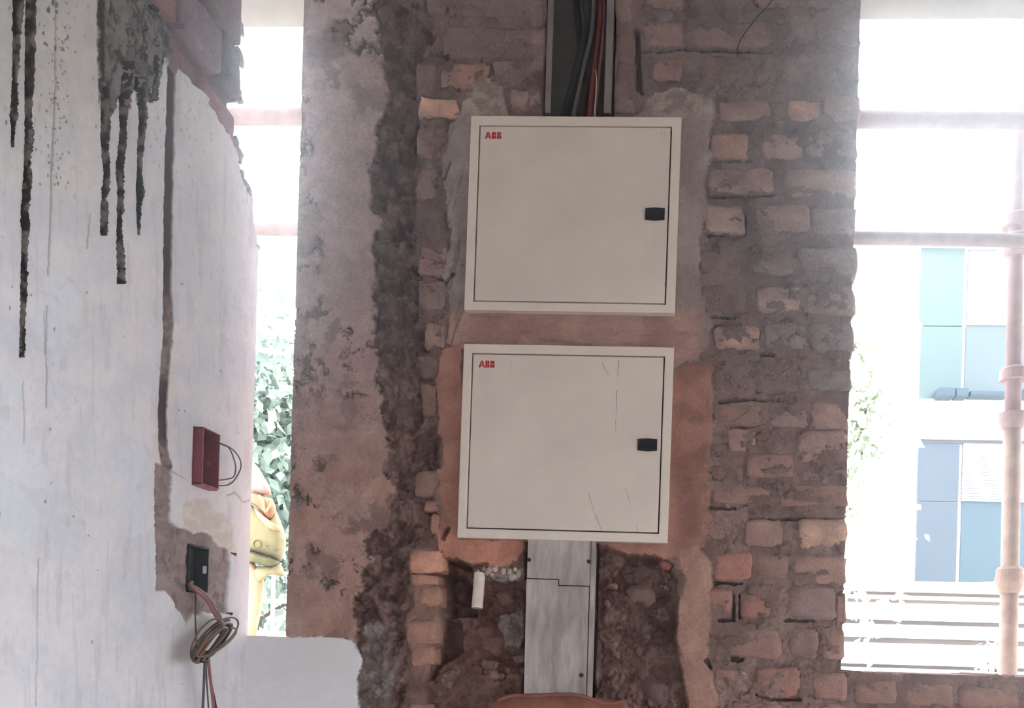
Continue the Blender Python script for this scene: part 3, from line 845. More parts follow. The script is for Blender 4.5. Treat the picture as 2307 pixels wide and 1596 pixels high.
# hardened mortar drips running down the left wall
DR = [
 [(40, -40, 24), (38, 30, 22), (33, 120, 13), (30, 200, 13), (28, 262, 17), (26, 290, 6), (25, 332, 2)],
 [(68, -40, 24), (66, 60, 24), (63, 180, 20), (61, 260, 15), (63, 310, 20), (60, 360, 11), (60, 410, 19), (54, 470, 18), (55, 520, 17), (52, 580, 11), (51, 650, 14), (48, 720, 10), (48, 780, 11), (46, 806, 8)],
 [(240, 60, 5), (238, 120, 12), (233, 190, 18), (236, 260, 22), (234, 330, 18), (238, 380, 13), (236, 430, 17), (232, 448, 9), (233, 465, 19), (232, 515, 15), (232, 531, 13)],
 [(292, 30, 5), (290, 80, 16), (284, 140, 34), (278, 200, 30), (276, 260, 18), (274, 320, 20), (268, 380, 18), (270, 440, 15), (267, 520, 12), (270, 580, 17), (271, 640, 20)],
 [(322, 20, 5), (320, 70, 18), (316, 130, 32), (314, 200, 30), (320, 260, 18), (315, 330, 14), (312, 400, 12), (314, 440, 18), (311, 470, 9), (311, 530, 2)],
 [(344, 40, 5), (346, 90, 18), (350, 150, 18), (348, 190, 14), (347, 228, 13)],
 [(318, 170, 10), (326, 200, 18), (334, 222, 14), (340, 232, 6)],
]
def drip(parent, pts, seed):
    r = np.random.default_rng(seed)
    P = catmull([(a, b, c) for a, b, c in pts], 14)
    v, f, c = [], [], []
    A = [-1.0, -0.85, -0.5, 0, 0.5, 0.85, 1.0]
    for i, (x, y, w) in enumerate(P):
        w = max(1.6, w * (0.70 + 0.45 * float(fbm(np.array(y / 16.0), np.array(seed * 3.7), 2, 3)) + r.normal(0, 0.07)))
        jx = r.normal(0, 0.5)
        p0, p1 = onX(x - w / 2 + jx, y, XL), onX(x + w / 2 + jx, y, XL)
        th = 0.0028 + 0.00016 * w + abs(r.normal(0, 0.0012))
        for a in A:
            q = p0 + (p1 - p0) * (a + 1) / 2
            q[0] = XL - 0.006 if abs(a) == 1 else XL + th * math.sqrt(1 - a * a) * (0.8 + 0.4 * r.random())
            v.append(q)
            g = r.random()
            t = 0.5 + 0.5 * math.sin(y * 0.06 + seed * 2.1 + a)
            t = float(sstep(0.45, 0.62, fbm(np.array(a * 0.9 + seed * 5.1), np.array(y / 17.0), 3, 3)))
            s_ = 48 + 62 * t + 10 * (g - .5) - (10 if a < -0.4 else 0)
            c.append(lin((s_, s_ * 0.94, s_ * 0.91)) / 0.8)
    n = len(A)
    for i in range(len(P) - 1):
        for k in range(n - 1):
            f.append((i * n + k, i * n + k + 1, (i + 1) * n + k + 1, (i + 1) * n + k))
    o = mesh('mortar_drip', v, f, 'masonry', parent, smooth=True)
    colour_mesh(o, np.array(c))
for k, d in enumerate(DR): drip(wall_left, d, 31 + k)

# crumbling chips along the broken edge of the left wall
for k, (cx_, cy_, sz) in enumerate([(541, 345, .016), (534, 318, .010), (553, 412, .014), (562, 428, .012), (548, 392, .010), (581, 552, .010), (546, 60, .014), (543, 130, .016), (541, 215, .014)]):
    r = np.random.default_rng(700 + k)
    a = onX(cx_ - 6, cy_, XL - 0.006)
    pts = [a + sz * np.array([.6, 1.5, 1.2]) * np.array([math.sin(t) * math.cos(u), math.sin(t) * math.sin(u), math.cos(t)]) * (0.6 + 0.7 * r.random()) for t in (0.55, 1.2, 1.9, 2.6) for u in np.arange(7) * math.tau / 7]
    f = [(i * 7 + j, i * 7 + (j + 1) % 7, (i + 1) * 7 + (j + 1) % 7, (i + 1) * 7 + j) for i in range(3) for j in range(7)] + [tuple(range(6, -1, -1)), tuple(range(21, 28))]
    o = mesh('plaster_chip', pts, f, 'masonry', wall_left, True)
    colour_mesh(o, lin((132, 128, 132)) / 0.8)

# ---- rest of the room (outside the picture, openings added and sized to tune the light)
wall_right = Join()
XR = 3.4
wall_right.box(XR, XR + 0.12, -4.6, -3.5, 0, ZCEIL).box(XR, XR + 0.12, -0.5, WT, 0, ZCEIL).box(XR, XR + 0.12, -3.5, -0.5, 1.7, ZCEIL)
o = wall_right.build('wall_right', 'concrete'); tag(o, 'bare wall on the right with an opening sized to light the room, out of view', kind='structure')
wj = Join().box(XL - 0.12, 0.4, -4.72, -4.6, 0, ZCEIL).box(1.4, XR + 0.12, -4.72, -4.6, 0, ZCEIL).box(0.4, 1.4, -4.72, -4.6, 1.7, ZCEIL)
o = wj.build('wall_rear', 'concrete'); tag(o, 'bare wall behind the viewer with an opening sized to light the room', kind='structure')
o = box('floor', XL - 0.12, 3.5, -4.7, WT, -0.15, 0.0, 'concrete'); tag(o, 'bare concrete floor of the room', kind='structure')
o = box('ceiling', XL - 0.12, 3.5, -4.7, WT, ZCEIL, ZCEIL + 0.15, 'concrete'); tag(o, 'bare concrete ceiling slab of the room', kind='structure')


# ================================================================== THINGS
def thing(name, loc, label, cat, group=None):
    """an Empty at the thing's base; parts added with put() are given in world coordinates"""
    o = empty(name, tuple(map(float, loc)))
    tag(o, label, cat, group)
    return o


def put(o, parent):
    o.parent = parent
    o.matrix_parent_inverse = Matrix.Translation(-Vector(parent.location))
    return o


# ---- the two distribution boards
def prism_vf(poly, y0, y1):
    n = len(poly)
    v = [(x, y0, z) for x, z in poly] + [(x, y1, z) for x, z in poly]
    f = [tuple(range(n)), tuple(range(2 * n - 1, n - 1, -1))] + [(i, i + n, (i + 1) % n + n, (i + 1) % n) for i in range(n)]
    return v, f


LA = [[(0.155, .48), (0.455, .48), (0.455, 1), (0.33, 1)], [(0.495, .48), (0.795, .48), (0.62, 1), (0.495, 1)],
      [(0, 0), (0.25, 0), (0.33, .24), (0.455, .24), (0.455, .43), (0.139, .43)], [(0.495, .24), (0.62, .24), (0.70, 0), (0.95, 0), (0.811, .43), (0.495, .43)]]
LBB = [[(0, .53), (.28, .53), (.28, 1), (0, 1)], [(.32, .53), (.50, .53), (.58, .60), (.60, .80), (.56, .94), (.46, 1), (.32, 1)],
       [(0, 0), (.28, 0), (.28, .48), (0, .48)], [(.32, 0), (.50, 0), (.61, .07), (.65, .25), (.61, .42), (.53, .48), (.32, .48)]]


def board(corners, door, logo, handle, label, scuffs):
    yf = -0.024
    tl, tr, br_, bl = [onY(*p, yf)[[0, 2]] for p in corners]
    bot, top = (bl + br_) / 2, (tl + tr) / 2
    w = 0.5 * (np.linalg.norm(tr - tl) + np.linalg.norm(br_ - bl)); h = np.linalg.norm(top - bot)
    ang = math.atan2(top[0] - bot[0], top[1] - bot[1])
    e = empty('distribution_board', (bot[0], 0.0, bot[1]), (0, ang, 0))
    tag(e, label, 'switchboard', 'cream metal distribution boards on the pier')
    ex, ez = np.array([math.cos(ang), -math.sin(ang)]), np.array([math.sin(ang), math.cos(ang)])

    def loc(p):
        q = onY(*p, yf)[[0, 2]] - bot
        return float(q @ ex), float(q @ ez)
    d = [loc(p) for p in door]
    dx0, dx1 = (d[0][0] + d[3][0]) / 2, (d[1][0] + d[2][0]) / 2
    dz0, dz1 = (d[2][1] + d[3][1]) / 2, (d[0][1] + d[1][1]) / 2
    x0, x1 = -w / 2, w / 2
    # frame: one pressed ring with rounded outer corners
    import bmesh
    me = bpy.data.meshes.new('frame')
    vo = [(x0, 0), (x1, 0), (x1, h), (x0, h)]
    vi = [(dx0, dz0), (dx1, dz0), (dx1, dz1), (dx0, dz1)]
    vv = [(x, yf, z) for x, z in vo] + [(x, yf, z) for x, z in vi] + [(x, 0.02, z) for x, z in vo] + [(x, -0.004, z) for x, z in vi]
    ff = []
    for i in range(4):
        j = (i + 1) % 4
        ff += [(i, j, 4 + j, 4 + i), (j, i, 8 + i, 8 + j), (4 + i, 4 + j, 12 + j, 12 + i)]
    me.from_pydata(vv, [], ff)
    bm = bmesh.new(); bm.from_mesh(me); bm.edges.ensure_lookup_table()
    bmesh.ops.recalc_face_normals(bm, faces=bm.faces)
    sel = [ed for ed in bm.edges if all(abs(v.co.y - yf) < 1e-6 for v in ed.verts) and len(ed.link_faces) == 2]
    bmesh.ops.bevel(bm, geom=sel, offset=0.0022, segments=2, affect='EDGES', profile=0.6)
    bm.to_mesh(me); bm.free()
    link('frame', me, 'enamel_frame', e)
    box('seam', dx0 - 0.001, dx1 + 0.001, -0.010, -0.006, dz0 - 0.001, dz1 + 0.001, 'gap', e)
    g = 0.0028
    dr = box('door', dx0 + g, dx1 - g, yf + 0.001, -0.011, dz0 + g, dz1 - g, 'enamel', e, bevel=0.0012)
    yd = yf + 0.001
    lx0, lz0 = loc((logo[0], logo[3])); lx1, lz1 = loc((logo[2], logo[1]))
    s = lz1 - lz0
    sx = (lx1 - lx0) / 2.40
    lj = Join()
    for off, L_ in ((0, LA), (1.0, LBB), (1.75, LBB)):
        for q in L_:
            lj.add(*prism_vf([(lx0 + sx * (x + off), lz0 + s * z) for x, z in q], yd - 0.0004, yd + 0.0004))
    lj.build('printed_logo', 'logo', dr)
    hx0, hz0 = loc((handle[0], handle[3])); hx1, hz1 = loc((handle[2], handle[1]))
    hp = [(hx0, hz0 + .001), ((hx0 + hx1) / 2, hz0 - .001), (hx1, hz0 + .001), (hx1, hz1 - .001), ((hx0 + hx1) / 2, hz1 + .001), (hx0, hz1 - .001)]
    v, f = prism_vf(hp, yd - 0.0035, yd + 0.001)
    hd = mesh('handle', v, f, 'handle', dr)
    ih = [(hx0 + .005, hz0 + .006), (hx1 - .005, hz0 + .006), (hx1 - .005, hz1 - .006), (hx0 + .005, hz1 - .006)]
    v, f = prism_vf(ih, yd - 0.0046, yd - 0.003)
    mesh('finger_plate', v, f, 'handle', hd)
    for sc in scuffs:
        pts = [loc(p) for p in sc[:-1]]
        lw = sc[-1] * 0.00036
        sj = Join()
        for (xa, za), (xb, zb) in zip(pts, pts[1:]):
            L_ = math.hypot(xb - xa, zb - za); nx, nz = -(zb - za) / L_ * lw, (xb - xa) / L_ * lw
            sj.add(*prism_vf([(xa - nx, za - nz), (xb - nx * .4, zb - nz * .4), (xb + nx * .4, zb + nz * .4), (xa + nx, za + nz)], yd - 0.00015, yd + 0.0003))
        sj.build('scuff_mark', 'scuff', dr)
    return e


board([(1061, 262), (1536, 262), (1520, 705), (1046, 698)], [(1079.5, 282), (1513.5, 284), (1500.5, 685), (1066, 680)], (1092, 297, 1130, 312), (1453, 470, 1498, 496),
      'clean cream metal distribution board right below the cable channel, upper of the two',
      [[(1491, 297), (1491, 312), 1.2], [(1498, 298), (1498, 313), 1.2], [(1497, 638), (1497, 645), 1.5]])
board([(1045, 774), (1519, 783), (1504, 1223), (1030, 1212)], [(1063.5, 795), (1498, 803), (1484.5, 1204), (1050, 1190)], (1078, 813, 1115, 828), (1436, 990, 1481, 1016),
      'scuffed cream metal distribution board standing above the grey wooden board, lower of the two',
      [[(1357, 819), (1371, 846), 2.4], [(1394, 812), (1391, 850), 2.2], [(1389, 880), (1388, 935), 2.6], [(1387, 945), (1387, 975), 1.6], [(1326, 1113), (1340, 1160), 2.0],
       [(1341, 1160), (1356, 1198), 2.6], [(1408, 1100), (1421, 1140), 1.6], [(1434, 1180), (1438, 1200), 1.6], [(1150, 810), (1151, 840), 1.0]])

# ---- steel cable channel above the boards, cut into the wall
cx0, cx1 = onY(1233, 130)[0], onY(1381, 130)[0]
cz0, cz1 = onY(1300, 264)[2] + 0.002, ZCEIL - 0.001
c = thing('cable_channel', ((cx0 + cx1) / 2, 0.03, cz0), 'open grey steel cable channel sunk in the wall above the boards', 'cable trunking')
put(box('back_plate', cx0, cx1, 0.070, 0.072, cz0, cz1, 'galv_in'), c)
for a, b in ((cx0, cx0 + 0.013), (cx1 - 0.016, cx1)):
    j = Join().box(a, b, -0.012, -0.0095, cz0, cz1)
    j.box(*((a, a + 0.002) if a == cx0 else (b - 0.002, b)), -0.0095, 0.070, cz0, cz1)
    put(j.build('side_flange', 'galv'), c)
def ch_cable(label, mt, r, pts, y):
    t = tube('power_cable', [onY(a, b, yy) for (a, b), yy in zip(pts, y)], r, mt, None, 8, 10)
    tag(t, label, 'cable', 'cables in the steel channel')
ch_cable('thick black cable slanting down across the cable channel', 'cable_black', 0.0105, [(1345, -110), (1332, 30), (1309, 120), (1290, 200), (1274, 258), (1270, 272)], [.020, .018, .016, .016, .018, .020])
ch_cable('grey cable beside the thick black cable in the channel', 'cable_grey', 0.0045, [(1342, -110), (1334, 60), (1317, 140), (1302, 210), (1292, 262), (1290, 275)], [.004, .002, -.001, -.001, .0, .002])
ch_cable('thin black cable hanging at the top left inside the channel', 'cable_black', 0.0065, [(1296, -110), (1298, 0), (1305, 80), (1316, 160), (1330, 240), (1334, 272)], [.050] * 6)
ch_cable('dark grey cable crossing behind the black cables in the channel', 'cable_grey', 0.0055, [(1302, -110), (1308, 0), (1316, 70), (1326, 160), (1340, 240), (1344, 272)], [.062] * 6)
ch_cable('bright red cable running straight down the cable channel', 'cable_red', 0.006, [(1356, -110), (1352, 40), (1343, 120), (1336, 180), (1328, 262), (1326, 275)], [.010, .010, .009, .009, .009, .010])
ch_cable('maroon cable close to the right flange of the channel', 'cable_maroon', 0.0085, [(1360, -110), (1357, 60), (1353, 150), (1350, 262), (1350, 275)], [.034] * 5)
ch_cable('dull red cable between red and maroon cables in the channel', 'cable_rose', 0.0035, [(1362, -110), (1358, 80), (1351, 150), (1343, 230), (1338, 262), (1336, 275)], [.016, .014, .012, .012, .012, .014])
ch_cable('pale thin wire at the bottom of the cable channel', 'pvc', 0.0012, [(1341, 156), (1344, 180), (1342, 220), (1340, 245), (1342, 268)], [.006, .002, .002, .002, .004])
ch_cable('maroon cable low in the channel beside the grey cable', 'cable_maroon', 0.0065, [(1345, -110), (1338, 100), (1326, 170), (1314, 230), (1310, 272)], [.038] * 5)

# ---- grey board under the lower distribution board
gx = lambda p, q: onY(p, q, -0.018)
g0, g1 = gx(1184, 1390), gx(1336, 1390)
bx0, bx1 = g0[0], g1[0]
zt, zb = onY(1260, 1214, -0.018)[2], Z0f + 0.006
zs1, zs2 = gx(1210, 1305)[2], gx(1300, 1321)[2]
xs = gx(1259, 1312)[0]
gb = thing('cover_board', ((bx0 + bx1) / 2, 0, zb), 'weathered grey board fixed upright below the lower distribution board', 'board')
v, f = prism_vf([(bx0 + .001, zs1 + .0012), (xs + .0012, zs1 + .0012), (xs + .0012, zs2 + .0012), (bx1 - 0.010, zs2 + .0012), (bx1 - 0.010, zt), (bx0 + .001, zt)], -0.020, 0.004)
put(mesh('plank', v, f, 'board'), gb)
v, f = prism_vf([(bx0 + .002, zb), (bx1 - 0.011, zb), (bx1 - 0.011, zs2 - .0012), (xs - .0012, zs2 - .0012), (xs - .0012, zs1 - .0012), (bx0, zs1 - .0012)], -0.0195, 0.004)
put(mesh('plank', v, f, 'board'), gb)
put(box('side_lip', bx1 - 0.009, bx1, -0.016, 0.03, zb, zt, 'board', None, 0.001), gb)
put(box('back_batten', bx0 + .004, bx1 - 0.012, 0.004, 0.042, zb, zt, 'galv_in'), gb)
for p in ((1192, 1262), (1327, 1266), (1310, 1522)):
    q = onY(*p, -0.02)
    put(lathe('screw', [(0, 0.0050), (0.0012, 0.0050), (0.002, 0.0030)], (q[0], -0.0195, q[2]), (0, -1, 0), 'screw', None, 12), gb)

# ---- white conduit stub
p0, p1 = onY(1081, 1292, -0.006), onY(1075, 1371, -0.016)
pc = thing('conduit_stub', p1, 'short white plastic conduit stub hanging below grey mortar in the recess', 'pipe')
ax = (p0 - p1); ln = np.linalg.norm(ax)
put(lathe('pipe', [(0.004, 0.0085), (0, 0.0090), (0, 0.0122), (0.002, 0.0125), (ln, 0.0125)], p1, ax, 'pvc', None, 20), pc)
put(lathe('bore', [(0.0035, 0.0004), (0.0036, 0.0088)], p1, ax, 'gap', None, 16), pc)
r = np.random.default_rng(5)
for k in range(16):                                  # crumbs of mortar over the stub
    a = onY(1072 + r.random() * 108, 1284 + r.random() * 20, -0.006 - 0.006 * r.random())
    s = 0.005 + 0.006 * r.random()
    pts = [a + s * np.array([math.sin(t) * math.cos(u), math.sin(t) * math.sin(u), math.cos(t)]) * (0.75 + 0.5 * r.random()) for t in (0.5, 1.3, 2.0, 2.7) for u in np.arange(6) * math.pi / 3]
    f = [(i * 6 + j, i * 6 + (j + 1) % 6, (i + 1) * 6 + (j + 1) % 6, (i + 1) * 6 + j) for i in range(3) for j in range(6)] + [(5, 4, 3, 2, 1, 0), (18, 19, 20, 21, 22, 23)]
    o = mesh('mortar_lump', pts, f, 'masonry', wall_back, True)
    colour_mesh(o, lin((150, 134, 126)) / 0.62 * (0.8 + 0.4 * r.random()))

# broken bits of brick and mortar lying in the two recesses
def chunk(cxp, cyp, depth, s, rgb, seed):
    r = np.random.default_rng(seed)
    a = onY(cxp, cyp, depth)
    sc = s * np.array([1 + .4 * r.random(), .7, .7 + .5 * r.random()])
    pts = [a + sc * np.array([math.sin(t) * math.cos(u + .3 * t), math.sin(t) * math.sin(u), math.cos(t)]) * (0.7 + 0.55 * r.random()) for t in (0.55, 1.2, 1.9, 2.6) for u in np.arange(7) * math.tau / 7]
    f = [(i * 7 + j, i * 7 + (j + 1) % 7, (i + 1) * 7 + (j + 1) % 7, (i + 1) * 7 + j) for i in range(3) for j in range(7)] + [tuple(range(6, -1, -1)), tuple(range(21, 28))]
    o = mesh('rubble_chunk', pts, f, 'masonry', wall_back, True)
    colour_mesh(o, lin(rgb) / 0.62 * (0.85 + 0.3 * r.random()))
r = random.Random(3)
for k in range(64):
    if k < 34: x, y, d = r.uniform(965, 1180), r.uniform(1480, 1600), 0.018
    else: x, y, d = r.uniform(1345, 1525), r.uniform(1260, 1600), 0.040
    rgb = r.choice([(112, 88, 81), (104, 80, 73), (118, 96, 88), (96, 72, 66), (114, 84, 76)])
    chunk(x, y, d, r.uniform(0.006, 0.016), rgb, 900 + k)
for x, y, d, s, rgb in [(1105, 1455, .052, .034, (114, 84, 76)), (1078, 1420, .056, .032, (110, 80, 73)), (1140, 1350, .050, .025, (108, 84, 77)), (1500, 1275, .006, .016, (140, 84, 74)), (1440, 1345, .036, .03, (116, 94, 86)), (1470, 1560, .03, .034, (104, 84, 80)), (1395, 1520, .04, .024, (106, 86, 80))]:
    chunk(x, y, d, s, rgb, int(x))

p1, p0 = onX(347, 20, XL + 0.012), onX(347, 20, XL + 0.012) + np.array([0, 0, 0.25])
t = thing('conduit_end', p1, 'pale conduit pipe end coming down between bricks at the top left', 'pipe')
put(lathe('pipe', [(0, .0085), (0, .0105), (.002, .0110), (.25, .0110)], p1, (0, 0, 1), 'pvc', None, 16), t)
put(lathe('bore', [(.001, .0004), (.0012, .0086)], p1, (0, 0, 1), 'gap', None, 12), t)

# ---- brown sackcloth bundle at the bottom edge
prof = [(1090, 1612), (1104, 1590), (1122, 1575), (1145, 1566), (1168, 1562), (1190, 1565), (1225, 1563), (1262, 1561), (1300, 1562), (1325, 1569), (1345, 1577), (1370, 1581), (1392, 1579), (1406, 1573), (1412, 1580), (1420, 1612)]
yc = -0.17
pw = [onY(a, b, yc)[[0, 2]] for a, b in prof]
xw = np.array([q[0] for q in pw]); zw = np.array([q[1] for q in pw])
cxm_, half = (xw[0] + xw[-1]) / 2, (xw[-1] - xw[0]) / 2
v, f = [], []
nth, nl = 48, 22
for i in range(nl + 1):
    l = i / nl
    wide = 1.0 + 0.38 * (1 - l) ** 0.8
    b_ = 0.085 * (1 - l ** 8) + 0.004 + 0.02 * (1 - l)
    for k in range(nth):
        t = 2 * math.pi * k / nth
        cx_ = math.copysign(abs(math.cos(t)) ** 0.8, math.cos(t))
        x = cxm_ + half * wide * cx_
        zt_ = float(np.interp(cxm_ + half * cx_, xw, zw))
        fold = 0.010 * math.sin(5 * t + 4 * l) * (0.4 + l) * (1 - l ** 6) + 0.006 * math.sin(11 * t - 7 * l)
        z = l ** 0.9 * zt_
        v.append((x, yc + b_ * math.sin(t) + fold * (0.3 + abs(math.sin(t))) * (1 - l ** 10), z))
for i in range(nl):
    for k in range(nth):
        k2 = (k + 1) % nth
        f.append((i * nth + k, i * nth + k2, (i + 1) * nth + k2, (i + 1) * nth + k))
f.append(tuple(range(nth - 1, -1, -1))); f.append(tuple(nl * nth + k for k in range(nth)))
sk = thing('sack', (cxm_, yc, 0), 'brown cloth sack whose folded top stands before the grey board', 'sack')
put(mesh('cloth', v, f, 'sack', None, True), sk)
top_edge = [(x, yc - 0.006, z - 0.004) for x, z in zip(xw[2:-2], zw[2:-2])]
put(tube('hem', top_edge, 0.0035, 'sack', None, 6, 4), sk)

# ---- loose wire hanging on the right brickwork
t = tube('loose_wire', [onY(1744, -60, -0.012), onY(1738, 0, -0.014), onY(1708, 36, -0.016), onY(1680, 72, -0.016), onY(1664, 100, -0.014), onY(1660, 128, -0.008)], 0.0011, 'cable_black', None, 6, 10)
tag(t, 'thin dark wire curving down the bricks right of the cable channel', 'wire')

# ---- red switch box on the left wall
def open_box(name, y0, y1, z0, z1, xb, xf, wall, mt, rim_mt, label, cat, rim=0.0008):
    e = thing(name, (xb, (y0 + y1) / 2, z0), label, cat)
    put(box('back_panel', xb, xb + wall, y0, y1, z0, z1, mt), e)
    for nm, b in (('side_panel', (xb, xf, y0, y0 + wall, z0, z1)), ('side_panel', (xb, xf, y1 - wall, y1, z0, z1)), ('bottom_panel', (xb, xf, y0, y1, z0, z0 + wall)), ('top_panel', (xb, xf, y0, y1, z1 - wall, z1))):
        put(box(nm, *b, mt), e)
    if rim_mt:
        j = Join()
        for b in ((y0, y0 + wall, z0, z1), (y1 - wall, y1, z0, z1), (y0, y1, z0, z0 + wall), (y0, y1, z1 - wall, z1)):
            j.box(xf, xf + rim, *b)
        put(j.build('rim', rim_mt), e)
    return e
rb = open_box('switch_box', rb_y0, rb_y1, rb_z0, rb_z1, XL - 0.026, XL + 0.018, 0.0022, 'redbox', 'redbox_rim', 'red plastic switch box standing out of the white wall, wires looping out', 'switch box')
for dz, dy in ((0.006, .008), (-0.006, .008)):
    put(lathe('screw_boss', [(0, 0.0040), (0.004, 0.0036)], (XL - 0.0235, rb_y0 + 0.012, (rb_z0 + rb_z1) / 2 + dz), (1, 0, 0), 'redbox_rim', None, 10), rb)
put(lathe('knockout', [(0, 0.0058), (0.0008, 0.0058)], (XL - 0.002, rb_y1 - 0.0022, (rb_z0 + rb_z1) / 2 - 0.004), (0, -1, 0), 'redbox_rim', None, 14), rb)
put(box('mortar_crust', XL - 0.004, XL + 0.0175, rb_y0 + 0.002, rb_y1 - 0.002, rb_z0 - 0.003, rb_z0 + 0.0005, 'redbox_rim'), rb)
lw = thing('wire_loop', onX(494, 1090, XL + 0.012), 'two thin grey wires looping out of the red switch box', 'wire')
for pts in ([(478, 990, .0), (494, 998, .02), (520, 1010, .034), (538, 1030, .040), (543, 1050, .042), (536, 1070, .040), (520, 1090, .034), (496, 1095, .020), (478, 1090, .0)],
            [(478, 988, .0), (495, 1000, .02), (516, 1010, .032), (527, 1035, .036), (531, 1055, .036), (527, 1074, .034), (512, 1080, .028), (492, 1082, .018), (476, 1078, .0)]):
    put(tube('wire_strand', [onX(a, b, XL + h) for a, b, h in pts], 0.0014, 'cable_grey', None, 7, 8), lw)

# ---- black box with its coil of cable
bb = open_box('junction_box', bb_y0, bb_y1, bb_z0, bb_z1, XL - 0.034, XL - 0.001, 0.002, 'blackbox', None, 'black plastic junction box sunk in the bared patch of the white wall', 'junction box')
q = onX(463, 1285, XL - 0.008)
put(box('fixing_lug', q[0] - .004, q[0] + .004, bb_y1 - 0.0035, bb_y1 - 0.002, q[2] - 0.008, q[2] + 0.008, 'whitemark', None, 0.0006), bb)
put(lathe('knockout', [(0, 0.008), (0.0008, 0.008)], (XL - 0.032, (bb_y0 + bb_y1) / 2, bb_z0 + 0.045), (1, 0, 0), 'blackbox', None, 14), bb)
cc = thing('cable_coil', onX(460, 1500, XL + 0.03), 'coil of brown and black cable hanging from the black junction box', 'cable coil')
for mt, dx, r_ in (('cable_brown', 0, .0040), ('cable_rose', -5, .0036), ('cable_olive', 5, .0028)):
    put(tube('cable_lead', [onX(432 + dx * .3, 1312, XL - .02), onX(428 + dx * .3, 1318 , XL + .004), onX(446 + dx, 1330, XL + .018), onX(470 + dx, 1352, XL + .032), onX(489 + dx, 1384, XL + .040), onX(497 + dx * .5, 1404, XL + .040), onX(500, 1430, XL + .040)], r_, mt, None, 8, 8), cc)
put(tube('cable_lead', [onX(436, 1325, XL + .002), onX(441, 1345, XL + .006), onX(440, 1400, XL + .012), onX(443, 1450, XL + .02), onX(442, 1480, XL + .03)], .0016, 'cable_grey', None, 7, 8), cc)
LOOPS = [((474, 1446), 60, 13, .040, 'cable_brown', .0030, 0.0), ((478, 1448), 58, 19, .046, 'cable_black', .0028, 0.05), ((482, 1444), 62, 9, .052, 'cable_olive', .0028, -0.05), ((470, 1450), 56, 22, .034, 'cable_olive', .0020, 0.0),
         ((485, 1442), 54, 15, .056, 'cable_brown', .0030, 0.1), ((493, 1430), 56, 24, .048, 'cable_olive', .0020, 0.22), ((476, 1452), 54, 6, .058, 'cable_brown', .0028, -0.04), ((482, 1450), 50, 12, .030, 'cable_black', .0030, 0.02),
         ((488, 1448), 56, 16, .062, 'cable_olive', .0020, 0.30), ((466, 1444), 58, 26, .052, 'cable_olive', .0018, -0.12), ((480, 1446), 46, 10, .064, 'cable_olive', .0026, 0.14)]
for (c0, A, Bm, h, mt, r_, tw) in LOOPS:
    an = 0.90 - tw
    dirv = np.array([math.cos(an), -math.sin(an)]); nrm = np.array([math.sin(an), math.cos(an)])
    pts = []
    for k in range(15):
        t = 2 * math.pi * k / 14
        p = np.array(c0) + dirv * A * math.cos(t) * 0.95 + nrm * Bm * math.sin(t)
        pts.append(onX(p[0], p[1], XL + h + 0.010 * math.sin(t + A)))
    put(tube('cable_loop', pts, r_, mt, None, 7, 5), cc)
put(tube('tie_wire', [onX(436, 1478, XL + .03), onX(445, 1488, XL + .062), onX(462, 1492, XL + .066), onX(468, 1484, XL + .06), onX(452, 1476, XL + .064), onX(440, 1486, XL + .05)], .0024, 'cable_black', None, 7, 6), cc)
for mt, pts, r_ in (('cable_grey', [(462, 1478), (460, 1530), (457, 1600), (455, 1690)], .0026), ('cable_grey', [(464, 1480), (466, 1540), (470, 1600), (474, 1690)], .0016), ('cable_rose', [(468, 1476), (474, 1530), (480, 1580), (490, 1690)], .0030), ('cable_maroon', [(470, 1478), (476, 1540), (486, 1590), (500, 1690)], .0020)):
    put(tube('cable_tail', [onX(a, b, XL + .045) for a, b in pts], r_, mt, None, 7, 8), cc)
for (a, b, c_, d_), lb in (((513, 1243, 531, 1250), 'upper rusty nail sticking out of the white wall by the junction box'), ((504, 1380, 522, 1384), 'lower rusty nail sticking out of the white wall by the cable coil')):
    pa, pb = onX(a, b, XL - 0.010), onX(c_, d_, XL + 0.012)
    ax = pb - pa; ln = np.linalg.norm(ax)
    n_ = lathe('nail', [(0, .0018), (ln * .9, .0018), (ln * .9, .0036), (ln, .0036)], pa, ax, 'nail', None, 10)
    tag(n_, lb, 'nail', 'nails in the left wall')

# ================================================================== OUTSIDE
YP = 0.44
def spipe(name, p, q, r_, mt, parent):
    o = tube(name, [np.array(p) + (np.array(q) - np.array(p)) * t for t in np.linspace(0, 1, 6)], r_, mt, None, 20, straight=True)
    return put(o, parent)
GZ = -3.4
# standards (upright poles) with cups
def standard(top, bot, label, y, cups, mt1='rust3', mt2='rust2', split=930):
    a, b = onY(*top, y), onY(*bot, y)
    sl = (a - b) / (a[2] - b[2])
    at = lambda z: b + sl * (z - b[2])
    e = thing('scaffold_pole', at(GZ), label, 'scaffold', None)
    zsp = onY((top[0] + bot[0]) / 2, split, y)[2]
    spipe('tube', at(GZ), at(zsp), 0.0242, mt2, e)
    spipe('tube', at(zsp), at(4.2), 0.0215, mt1, e)
    for py_, prof_, m_ in cups:
        z = onY((top[0] + bot[0]) / 2, py_, y)[2]
        put(lathe('cup', [(t, r_) for t, r_ in prof_], at(z), sl, m_, None, 24), e)
    return e
cup = [(-.040, .0245), (-.034, .030), (-.012, .038), (.0, .040), (.004, .040), (.005, .034), (.006, .024)]
ring = [(-.018, .024), (-.017, .037), (.012, .0365), (.020, .030), (.021, .023)]
flare = [(-.03, .0225), (-.022, .032), (.0, .040), (.022, .040), (.03, .034), (.034, .022)]
